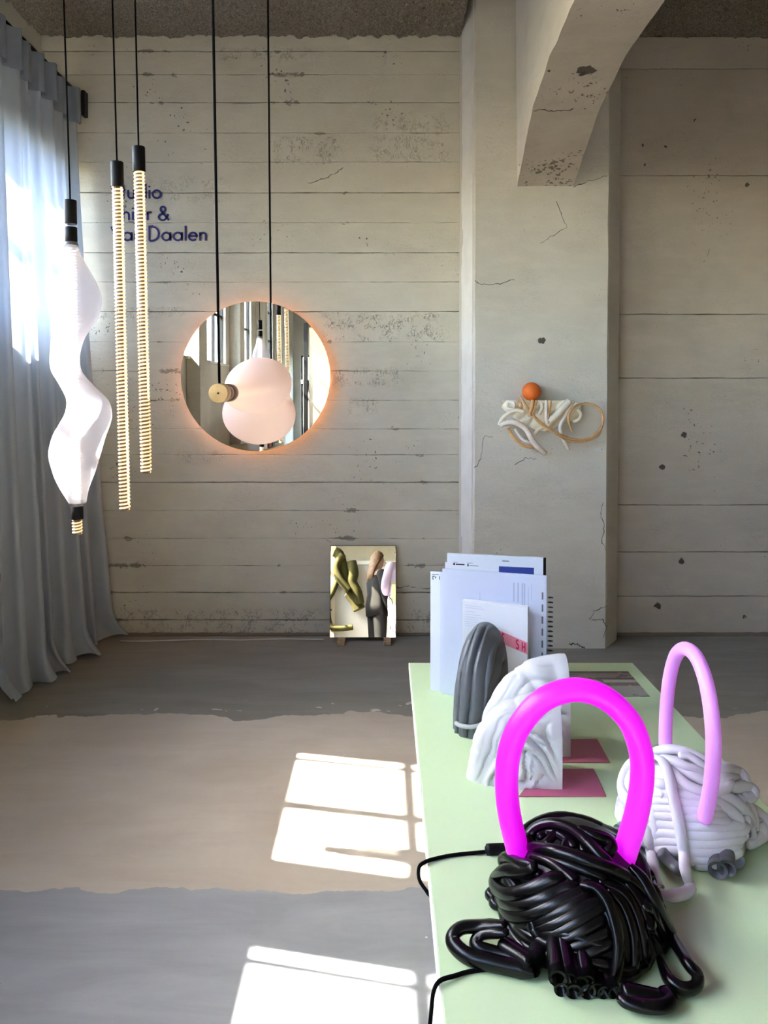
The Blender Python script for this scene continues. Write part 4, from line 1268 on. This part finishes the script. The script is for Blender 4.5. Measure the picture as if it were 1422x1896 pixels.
# black one
cB = Vector(((1078 - CX) / F * 1.20, 1.20, TZ)); rB = (.116, .150, .126)
KB = empty('tube_lamp', cB, 'black tangled rubber tube lamp with a glowing magenta arch', 'lamp', 'tangled tube lamps')
dome_mesh('core', cB, rB, 1.0, M_BLACKIN, KB)
CB = (820, 1480, 2.844)
K = M_BLACKTUBE
itemsB = [
 ([(475, 250), (458, 200, .004), (505, 150, .008), (590, 132, .010), (690, 165, .010), (770, 235, .010), (830, 300, .008), (890, 352, .006)], .0105, K, 1),
 ([(450, 250), (560, 268, .008), (660, 292, .010), (780, 332, .010), (900, 374, .008), (1010, 440)], .0105, K, 1),
 ([(500, 215), (560, 175), (640, 205), (700, 262)], .009, K, 1),
 ([(540, 250), (590, 195), (650, 172)], .009, K, 1),
 ([(640, 285), (655, 232), (700, 200)], .009, K, 1),
 ([(745, 290), (735, 215), (700, 182)], .009, K, 1),
 ([(700, 158, .012), (790, 188, .014), (860, 212, .012), (884, 250, .008), (850, 295)], .0105, K, 1),
 ([(460, 300), (560, 330), (660, 400), (700, 440)], .0095, K, 1),
 ([(540, 320), (640, 340), (760, 380), (860, 420)], .0095, K, 1),
 ([(305, 340, .012), (330, 305, .012), (400, 335, .012), (470, 350, .012), (450, 380, .010), (350, 385, .010), (308, 355, .012)], .0085, K, 1),
 ([(520, 400), (420, 375, .006), (330, 380, .010), (280, 420, .012), (286, 470, .012), (350, 503, .012), (450, 482, .010), (560, 430, .006), (650, 405)], .0115, K, 1),
 ([(285, 500, .006), (330, 545, .008), (420, 562, .008), (520, 530, .006), (620, 480), (720, 450)], .0110, K, 1),
 ([(290, 555, .004), (350, 602, .006), (450, 610, .006), (550, 572, .004), (650, 525), (760, 470)], .0105, K, 1),
 ([(310, 640), (390, 660), (490, 650), (590, 610), (690, 555), (790, 490)], .0100, K, 1),
 ([(480, 690), (580, 665), (670, 620), (760, 560), (850, 520)], .0095, K, 1),
 ([(520, 740), (620, 700), (720, 640), (820, 580), (880, 560)], .0085, K, 1),
 ([(560, 780), (660, 735), (760, 680), (860, 620)], .0085, K, 1),
 ([(600, 815), (700, 775), (800, 730), (880, 690)], .0085, K, 1),
 ([(640, 850), (740, 820), (830, 780), (900, 750)], .0085, K, 1),
 ([(300, 480), (248, 495, .010), (232, 540, .014), (262, 590, .010), (320, 600)], .0095, K, 1),
 ([(320, 600), (262, 615, .008), (252, 665, .010), (310, 695, .004)], .0090, K, 1),
 ([(300, 570, .004), (330, 670, .006), (390, 745, .006), (480, 800, .006), (590, 832, .006), (700, 852), (770, 870)], .0080, K, 1),
 ([(330, 690, .006), (380, 780, .008), (470, 832, .008), (580, 866, .006), (720, 892)], .0085, K, 1),
 ([(350, 655), (430, 705, .004), (540, 755, .004), (650, 792), (780, 815)], .0085, K, 1),
 ([(480, 700), (560, 705), (660, 715), (770, 745), (870, 770)], .0080, K, 1),
 ([(400, 830), (500, 880), (620, 905), (740, 915)], .0090, K, 1),
 ([(450, 610), (478, 645), (482, 690)], .0110, K, 1),
 ([(720, 448, .006), (800, 456, .010), (866, 530, .012), (906, 640, .012), (928, 760, .012), (920, 880, .012), (900, 1020, .012)], .0100, K, .6),
 ([(900, 376, .004), (1000, 425, .006), (1080, 510, .006), (1130, 640, .006), (1170, 780, .006), (1200, 880, .004)], .0085, K, .7),
 ([(985, 350, .006), (1050, 420, .010), (1120, 545, .012), (1190, 690, .012), (1235, 800, .010), (1290, 862, 't', .03), (1340, 925, 't', .02), (1330, 985, 't', .012), (1262, 998, 't', .012), (1190, 950, 't', .014), (1140, 860, .008)], .0105, K, .8),
 ([(950, 415), (1040, 540), (1095, 690), (1135, 830), (1150, 935)], .0090, K, .8),
 ([(820, 432), (930, 475), (1000, 560), (1045, 690), (1065, 820), (1070, 960)], .0090, K, .8),
 ([(870, 470), (950, 560), (1000, 700), (1010, 840), (1000, 980)], .0085, K, .8),
 ([(850, 560), (900, 680), (930, 820), (960, 960)], .0085, K, .8),
 ([(1040, 470), (1120, 620), (1180, 790), (1190, 900), (1180, 980)], .0090, K, .8),
 ([(700, 900), (800, 900), (900, 920), (1000, 960), (1100, 990)], .0095, K, 1),
 ([(760, 850), (860, 870), (960, 900), (1080, 930)], .0090, K, 1),
 ([(330, 660, 't', .05), (210, 668, 't', .035), (100, 676, 't', .03), (50, 725, 't', .022), (68, 775, 't', .016), (140, 830, 't', .012), (260, 862, 't', .012), (390, 890, 't', .012), (480, 915, 't', .012)], .0115, K, .75),
 ([(340, 700, 't', .045), (220, 705, 't', .03), (170, 745, 't', .02), (190, 785, 't', .016), (300, 820, 't', .014), (430, 870, 't', .014)], .0105, K, .75),
 ([(300, 760, 't', .02), (400, 820, 't', .02), (470, 870, 't', .02)], .013, K, 1),
 ([(920, 1040, 't', .012), (1040, 1080, 't', .012), (1150, 1085, 't', .010), (1190, 1050, 't', .010), (1140, 1000, 't', .014)], .0125, K, .7),
 ([(940, 1000, 't', .02), (1060, 1030, 't', .016), (1150, 1050, 't', .012)], .0125, K, .8),
]
strands(KB, CB, cB, rB, itemsB, .05)
back_strands(KB, cB, rB, K, .0105, 14, 3)
for (u, v, d, r) in [(605, 945, (.15, 1, .1), .0125), (725, 975, (0, 1, .1), .0120), (690, 1015, (0, 1, .1), .0110), (810, 1005, (0, 1, .15), .0105), (765, 1055, (0, 1, .05), .0110),
                     (850, 1062, (-.1, 1, .1), .0098), (905, 1062, (-.2, 1, .15), .0098), (625, 1005, (.1, 1, .05), .0100), (665, 950, (.1, 1, .2), .0105), (760, 960, (.1, 1, .2), .0100), (460, 972, (.5, .8, .1), .0145)]:
    hollow_end(KB, CB, (u, v), d, .075, r, K, depth_y=1.02 if u > 500 else 1.06)
YA = 1.20
arch = [(968, 1603), (955, 1560), (942, 1500), (938, 1440), (945, 1385), (968, 1335), (1010, 1293), (1065, 1277), (1120, 1292), (1165, 1335), (1186, 1390), (1189, 1440), (1180, 1500), (1163, 1560), (1148, 1606)]
q = []
for i, (x, y) in enumerate(arch):
    q.append(PY(x, y, YA + .02 - .04 * i / 14))
q[0] = q[0] + Vector((.004, 0, -.02)) if False else q[0]
tube('neon_arch', q, .0182, M_MAGENTA, KB, n=6, ns=20)
for p_, nx in ((q[0], q[1]), (q[-1], q[-2])):
    d = (nx - p_).normalized()
    lathe('socket', [(.024, -.018), (.0245, -.004), (.0215, .0), (.0195, -.002)], p_ + d * .002, d, K, KB, ns=20)

# white one
cW = Vector(((1275 - CX) / F * 1.42, 1.42, TZ)); rW = (.112, .110, .150)
KW = empty('tube_lamp', cW, 'white tangled rubber tube lamp with a pale lilac arch', 'lamp', 'tangled tube lamps')
dome_mesh('core', cW, rW, .94, M_WHITETUBE, KW)
CW = (1120, 1360, 4.709)
Wt, Gt, Bt = M_WHITETUBE, M_GREYTUBE, M_BLUEGREYTUBE
itemsW = [
 ([(420, 150, .006), (540, 130, .010), (660, 140, .010), (800, 190, .008), (900, 255, .004)], .0115, Wt, .8),
 ([(470, 205, .008), (600, 225, .010), (720, 280, .008), (880, 330, .004)], .0095, Wt, .8),
 ([(640, 190, .014), (730, 185, .016), (820, 240, .012), (900, 300, .006)], .0085, Wt, .8),
 ([(420, 190, .006), (300, 215, .008), (215, 260, .010), (168, 360, .012), (152, 470, .012), (185, 560, .010), (260, 600, .004)], .0125, Wt, .8),
 ([(300, 300), (230, 380, .004), (220, 460, .004), (270, 530)], .0105, Wt, 1),
 ([(425, 185, .012), (510, 240, .016), (560, 370, .018), (590, 520, .016), (630, 700, .016), (665, 880, .018), (690, 1050, .020), (700, 1180, 't', .035), (735, 1290, 't', .016), (745, 1335, 't', .013), (690, 1385, 't', .013), (570, 1405, 't', .013), (480, 1370, 't', .013)], .0098, Wt, .7),
 ([(340, 620, .006), (350, 760, .008), (380, 900, .012), (410, 1050, .014), (425, 1180, 't', .035), (440, 1290, 't', .02), (452, 1340, 't', .014)], .0098, Wt, .7),
 ([(400, 560), (420, 700, .004), (450, 850, .004), (470, 980)], .0085, Wt, 1),
 ([(420, 420, .004), (500, 440, .004), (560, 430)], .0100, Wt, 1),
 ([(180, 640), (300, 560), (440, 530), (600, 525), (760, 545), (900, 570)], .0105, Wt, 1),
 ([(170, 700), (300, 620), (440, 585), (600, 590), (760, 600), (900, 620), (1020, 640)], .0105, Wt, 1),
 ([(180, 760), (300, 690), (440, 650), (600, 655), (760, 660), (900, 680), (1060, 720)], .0105, Wt, 1),
 ([(200, 830), (320, 760), (450, 715), (600, 720), (780, 730), (950, 745), (1100, 770)], .0110, Wt, 1),
 ([(230, 890), (340, 825), (460, 785), (620, 790), (800, 800), (970, 805), (1130, 800), (1200, 770)], .0110, Wt, 1),
 ([(270, 940), (380, 890), (500, 855), (640, 865), (820, 880), (1000, 870), (1170, 840), (1240, 790)], .0115, Wt, 1),
 ([(330, 980), (460, 930), (600, 925), (760, 945), (940, 950), (1100, 920), (1220, 880)], .0115, Wt, 1),
 ([(420, 1000), (560, 985), (700, 1000), (860, 1020), (1020, 1000), (1180, 950)], .0120, Wt, 1),
 ([(640, 1060), (780, 1080), (920, 1080), (1060, 1050), (1180, 1000)], .0125, Wt, 1),
 ([(760, 1120), (880, 1135), (1000, 1110), (1100, 1060)], .0120, Wt, 1),
 ([(570, 300, .004), (680, 410, .006), (800, 480, .006), (930, 500, .004), (1040, 470, .006), (1100, 395, .010)], .0105, Wt, .8),
 ([(600, 260), (720, 330), (840, 390), (920, 400)], .0100, Wt, 1),
 ([(640, 420), (760, 490), (840, 540)], .0100, Wt, 1),
 ([(940, 300, .004), (1040, 300, .008), (1150, 315, .010), (1220, 350, .010), (1235, 400, .006)], .0130, Wt, 1),
 ([(960, 400), (1060, 380, .004), (1160, 380, .006), (1220, 400)], .0120, Wt, 1),
 ([(1080, 460, .004), (1180, 450, .008), (1270, 450, .012), (1315, 480, .014), (1290, 525, .012), (1210, 540, .006)], .0115, Wt, 1),
 ([(960, 520), (1080, 560), (1190, 640), (1260, 740), (1280, 800)], .0115, Wt, 1),
 ([(900, 560), (1010, 610), (1120, 690), (1180, 770)], .0110, Wt, 1),
 ([(1200, 560), (1280, 640), (1310, 740), (1290, 840)], .0110, Wt, 1),
 ([(1260, 640, 't', .05), (1350, 700, 't', .04), (1410, 780, 't', .025), (1390, 860, 't', .014), (1300, 920, 't', .014), (1230, 950, 't', .014)], .0140, Wt, .8),
 ([(1280, 760, 't', .03), (1340, 800, 't', .025), (1330, 880, 't', .016)], .0140, Wt, 1),
 ([(480, 1010, 't', .03), (540, 1080, 't', .02), (610, 1150, 't', .013), (670, 1200, 't', .012)], .0135, Gt, .7),
 ([(1215, 800, .004), (1245, 850, .006), (1240, 890, .004)], .0060, Gt, 1),
]
strands(KW, CW, cW, rW, itemsW, .25)
back_strands(KW, cW, rW, Wt, .0105, 16, 5)
hollow_end(KW, CW, (985, 1185), (.35, .9, .1), .06, .0160, Gt, z=TZ + .017)
hollow_end(KW, CW, (1060, 1170), (.35, .9, .1), .06, .0150, Gt, z=TZ + .022)
hollow_end(KW, CW, (470, 1345), (-.15, .95, .35), .03, .0100, Wt, z=TZ + .0135)
hollow_end(KW, CW, (125, 850), (.8, .6, .1), .05, .0135, Bt, z=TZ + .018)
hollow_end(KW, CW, (330, 1020), (.6, .8, .1), .05, .0120, Bt, z=TZ + .014)
hollow_end(KW, CW, (1175, 1120), (-.2, 1, .1), .05, .0110, Bt, z=TZ + .012)
XW = .545
def PX(px_, py_, x):
    d = ray(px_, py_); return EYE + d * (x / d.x)
aw = [(1304, 1516), (1312, 1480), (1319, 1430), (1321, 1370), (1316, 1310), (1305, 1255), (1288, 1215), (1268, 1201), (1251, 1215), (1240, 1255), (1234, 1310), (1232, 1360), (1233, 1405)]
q = [PX(x, y, XW) for x, y in aw]
tube('neon_arch', q, .0125, M_LILAC, KW, n=6, ns=18)

for root in (KB, KW):          # nothing dips into the table top
    for ch in root.children:
        for v_ in ch.data.vertices:
            if v_.co.z < .0004: v_.co.z = .0004
# cables of the lamps
cb = empty('power_cable', PZ(930, 1572, TZ), 'black cable with inline switch running from the black lamp over the edge', 'cable')
pts = [PZ(968, 1571, TZ + .004), PZ(900, 1577, TZ + .004), PZ(840, 1583, TZ + .003), PZ(805, 1590, TZ + .004)]
ed = PZ(793, 1596, TZ + .004); ed.x = tx0 - .004
pts += [ed, PY(776, 1606, ed.y - .01), PY(777, 1630, ed.y - .02), PY(793, 1655, ed.y - .03), PY(812, 1690, ed.y - .03), Vector((tx0 + .05, ed.y - .05, TZ - .30)), Vector((tx0 + .06, ed.y - .04, .01))]
tube('cord', pts, .0032, M_CORD, cb, n=6, ns=8)
a, b_ = PZ(898, 1573, TZ + .009), PZ(966, 1571, TZ + .009)
tube('switch', [a, a.lerp(b_, .06), a.lerp(b_, .12), a.lerp(b_, .88), a.lerp(b_, .94), b_], [.004, .0085, .0095, .0095, .0085, .004], M_BLACK, cb, n=3, ns=14)
c2 = empty('power_cable', PZ(880, 1795, TZ), 'black cable curling off the table edge nearest the viewer', 'cable')
pts = [PZ(950, 1795, TZ + .004), PZ(930, 1793, TZ + .004), PZ(880, 1797, TZ + .003), PZ(845, 1806, TZ + .004)]
ed = PZ(818, 1822, TZ + .004); ed.x = tx0 - .003
pts += [ed, Vector((tx0 - .012, ed.y - .022, TZ - .02)), Vector((tx0 - .016, ed.y - .04, TZ - .08)), Vector((tx0 - .01, ed.y - .05, TZ - .25)), Vector((tx0 + .03, ed.y - .05, .01))]
tube('cord', pts, .0030, M_CORD, c2, n=6, ns=8)
c3 = tube('power_cable', [PZ(1120, 1545, TZ + .004), PZ(1150, 1549, TZ + .004), PZ(1175, 1552, TZ + .004)], .0032, M_CORD, None, n=6, ns=8)
tag(c3, 'short black cable between the black and the white tube lamp', 'cable')

# ------------------------------------------------------------------ behind the viewer: what the mirrors show
M_OLIVE = simple('olive_rubber', (74, 70, 28), .9, var=.08, vscale=12)
osx, osy = -.62, -2.93
og = empty('wall_sculpture', (osx, osy, 1.4), 'olive padded knot with a bent arm, reflected in the leaning mirror', 'sculpture')
def O_(u, z, d=.1): return Vector((osx + u, -3.0 + d, z - .06))
for pts, r in [([O_(-.20, 2.06), O_(-.12, 2.00), O_(-.05, 1.75), O_(.02, 1.50), O_(.12, 1.30)], .085),
               ([O_(-.06, 2.00, .2), O_(-.16, 1.80, .2), O_(-.10, 1.60, .22), O_(.05, 1.40, .22)], .06),
               ([O_(.08, 1.88, .16), O_(.12, 1.70, .18), O_(.10, 1.55, .16), O_(.18, 1.38, .16), O_(.22, 1.20, .14)], .085),
               ([O_(.05, 1.40), O_(.16, 1.25), O_(.22, 1.12)], .10),
               ([O_(-.14, 1.60), O_(-.22, 1.40), O_(-.30, 1.25), O_(-.29, 1.05), O_(-.24, .85), O_(-.10, .82), O_(.12, .84)], .045)]:
    tube('tube', pts, r, M_OLIVE, og, n=7, ns=14)
# people
M_COAT = simple('black_clothing', (9, 11, 14), .75, var=.2, vscale=10)
M_LILACC = simple('lilac_clothing', (218, 200, 226), .8, var=.05, vscale=8)
M_SKIN = simple('skin', (224, 180, 156), .55)
M_HAIR = simple('light_brown_hair', (142, 112, 82), .6, var=.15, vscale=40)
M_HAIR2 = simple('brown_hair', (86, 62, 48), .6, var=.15, vscale=40)
def skin_mesh(name, verts, edges, radii, mat, parent, sub=2):
    off = parent.location if parent else Vector((0, 0, 0))
    me = bpy.data.meshes.new(name)
    me.from_pydata([tuple(Vector(v)) for v in verts], edges, [])
    me.materials.append(mat)
    o = bpy.data.objects.new(name, me); COL.objects.link(o)
    o.parent = parent
    o.modifiers.new('skin', 'SKIN').use_smooth_shade = True
    lay = me.skin_vertices[0].data if me.skin_vertices else None
    for i, r in enumerate(radii):
        lay[i].radius = r if isinstance(r, tuple) else (r, r)
    lay[0].use_root = True
    s_ = o.modifiers.new('sub', 'SUBSURF'); s_.levels = sub; s_.render_levels = sub
    return o
def person(loc, rot, label, cloth_m, hair_m, dress, armL, armR):
    root = empty('person', loc, label, 'person')
    root.rotation_euler = (0, 0, rot)
    # body: pelvis root, spine, neck, head; legs; arms
    V = [(0, 0, .93), (0, .01, 1.10), (0, .01, 1.27), (0, 0, 1.40), (0, 0, 1.47), (0, -.02, 1.53), (0, -.03, 1.60), (0, -.02, 1.67)]
    rad = [(.165, .12), (.135, .10), (.155, .11), (.12, .085), (.055, .055), (.062, .075), (.076, .092), (.06, .075)]
    E = [(0, 1), (1, 2), (2, 3), (3, 4), (4, 5), (5, 6), (6, 7)]
    for s in (-1, 1):
        b_ = len(V)
        V += [(s * .09, 0, .86), (s * .10, -.01, .50), (s * .10, .02, .11), (s * .10, .015, .06), (s * .11, -.12, .035)]
        rad += [(.095, .1), (.062, .065), (.042, .042), (.042, .048), (.036, .026)]
        E += [(0, b_), (b_, b_ + 1), (b_ + 1, b_ + 2), (b_ + 2, b_ + 3), (b_ + 3, b_ + 4)]
    for s, arm in ((-1, armL), (1, armR)):
        b_ = len(V)
        V += [(s * .17, 0, 1.38)] + arm
        rad += [(.06, .06), (.045, .045), (.032, .03), (.036, .018)][:1 + len(arm)]
        E += [(3, b_)] + [(b_ + k, b_ + k + 1) for k in range(len(arm))]
    body = skin_mesh('body', V, E, rad, M_SKIN, root)
    # hands: fingers and thumb rooted in the palm
    for arm in (armL, armR):
        p = Vector(arm[-1]); d = (p - Vector(arm[-2])).normalized(); u = d.orthogonal().normalized()
        for k in range(5):
            o_ = u * (.026 - .013 * k)
            L_ = (.045, .065, .072, .066, .05)[k]
            cdir = d.cross(u) * .018
            if k == 0: q = [p - d * .02 + u * .02, p + u * .045 + d * .005, p + u * .05 + d * .035 + cdir]
            else: q = [p + o_, p + o_ + d * L_ * .55 + cdir * .4, p + o_ + d * L_ + cdir * 1.4]
            f_ = tube('finger', [root.location + x for x in q], [.009, .0085, .006], M_SKIN, root, n=4, ns=8)
    # garment
    rings = []
    prof = ([(.10, .19, .16), (.5, .185, .15), (.86, .20, .16)] if dress else [(.80, .20, .15)]) + [(.95, .205, .16), (1.10, .175, .135), (1.27, .20, .145), (1.36, .175, .12), (1.43, .075, .075)]
    for (z, a, c) in prof:
        rings.append([root.location + Vector((a * math.cos(t_) * (1 + .05 * math.sin(5 * t_)), c * math.sin(t_) * (1 + .05 * math.cos(7 * t_)), z)) for t_ in [2 * math.pi * k / 36 for k in range(36)]])
    g_ = loft('garment', rings, cloth_m, root, None, True)
    for s, arm in ((-1, armL), (1, armR)):
        q = [Vector((s * .14, 0, 1.37)), Vector((s * .18, 0, 1.36))] + [Vector(x) for x in arm[:-1]]
        q[-1] = q[-2].lerp(q[-1], .9)
        tube('sleeve', [root.location + x for x in q], [.075, .072, .06, .045], cloth_m, root, n=6, ns=16)
    if not dress:
        for s in (-1, 1):
            tube('trouser_leg', [root.location + Vector(x) for x in ((s * .09, 0, .90), (s * .10, -.005, .5), (s * .10, .01, .08))], [.115, .085, .065], cloth_m, root, n=6, ns=16)
    # hair: cap and long fall at the back
    rings = []
    for (z, a, c, yo) in [(1.30, .09, .03, .10), (1.42, .105, .045, .095), (1.52, .105, .07, .05), (1.60, .102, .10, .005), (1.67, .088, .095, -.005), (1.72, .055, .06, -.01), (1.745, .012, .012, -.01)]:
        rings.append([root.location + Vector((a * math.cos(t_), c * math.sin(t_) + yo + (.035 if math.sin(t_) < -.2 and z < 1.65 else 0) , z)) for t_ in [2 * math.pi * k / 28 for k in range(28)]])
    loft('hair', rings, hair_m, root, None, True)
    for s in (-1, 1):
        lathe('eye', [(.009, 0), (.006, .004), (.001, .006)], root.location + Vector((s * .03, -.115, 1.605)), (0, -1, 0), M_INK, root, ns=10)
    tube('nose', [root.location + Vector(x) for x in ((0, -.112, 1.60), (0, -.135, 1.572), (0, -.118, 1.562))], [.007, .012, .008], M_SKIN, root, n=4, ns=8)
    tube('mouth', [root.location + Vector(x) for x in ((-.02, -.108, 1.54), (0, -.116, 1.537), (.02, -.108, 1.54))], .005, simple('lips', (190, 110, 104), .5) if 'lips' not in MATS else MATS['lips'], root, n=4, ns=6)
    return root
person((-.10, -1.40, 0), R(65), 'person in black clothes with long fair hair, reflected in the leaning mirror', M_COAT, M_HAIR, False,
       [(-.22, -.05, 1.12), (-.16, -.24, 1.20), (-.13, -.30, 1.24)], [(.22, -.02, 1.11), (.20, -.10, .90), (.20, -.12, .82)])
person((.24, -.70, 0), R(-30), 'person in a long lilac dress, arm bent, reflected in the leaning mirror', M_LILACC, M_HAIR2, True,
       [(-.24, -.03, 1.13), (-.12, -.22, 1.05), (-.04, -.26, 1.06)], [(.23, -.02, 1.12), (.22, -.10, .90), (.22, -.12, .82)])
# side bench with a few things, reflected low in the round mirror
sb = empty('side_bench', (-1.75, -.3, 0), 'pale wooden bench against the window wall, reflected in the round mirror', 'bench')
box('bench_top', -2.15, -1.45, -1.3, .6, .86, .90, M_WOOD, sb)
for x in (-2.1, -1.5):
    for y in (-1.25, .55): box('leg', x - .025, x + .025, y - .025, y + .025, 0, .86, M_WOOD, sb)
M_C1 = simple('dark_red_card', (120, 36, 30), .6); M_C2 = simple('teal_card', (30, 74, 96), .6); M_C3 = simple('yellow_card', (226, 214, 40), .6)
for (x, y, wx, wy, h, m_, lab, nm) in [(-1.62, -.35, .22, .22, .22, M_C1, 'dark red box on the bench, reflected low in round mirror', 'storage_box'),
                                (-1.62, -.75, .2, .2, .16, M_C2, 'teal box on the bench beside the dark red box', 'storage_box'),
                                (-1.60, .15, .2, .3, .12, M_PAPER, 'white carton on the bench near the window', 'carton')]:
    r_ = empty(nm, (x, y, .9), lab, 'box')
    box('box_body', x - wx / 2, x + wx / 2, y - wy / 2, y + wy / 2, .901, .901 + h, m_, r_, bev=.004)
    box('lid', x - wx / 2 - .006, x + wx / 2 + .006, y - wy / 2 - .006, y + wy / 2 + .006, .901 + h - .05, .901 + h + .006, m_, r_, bev=.004)
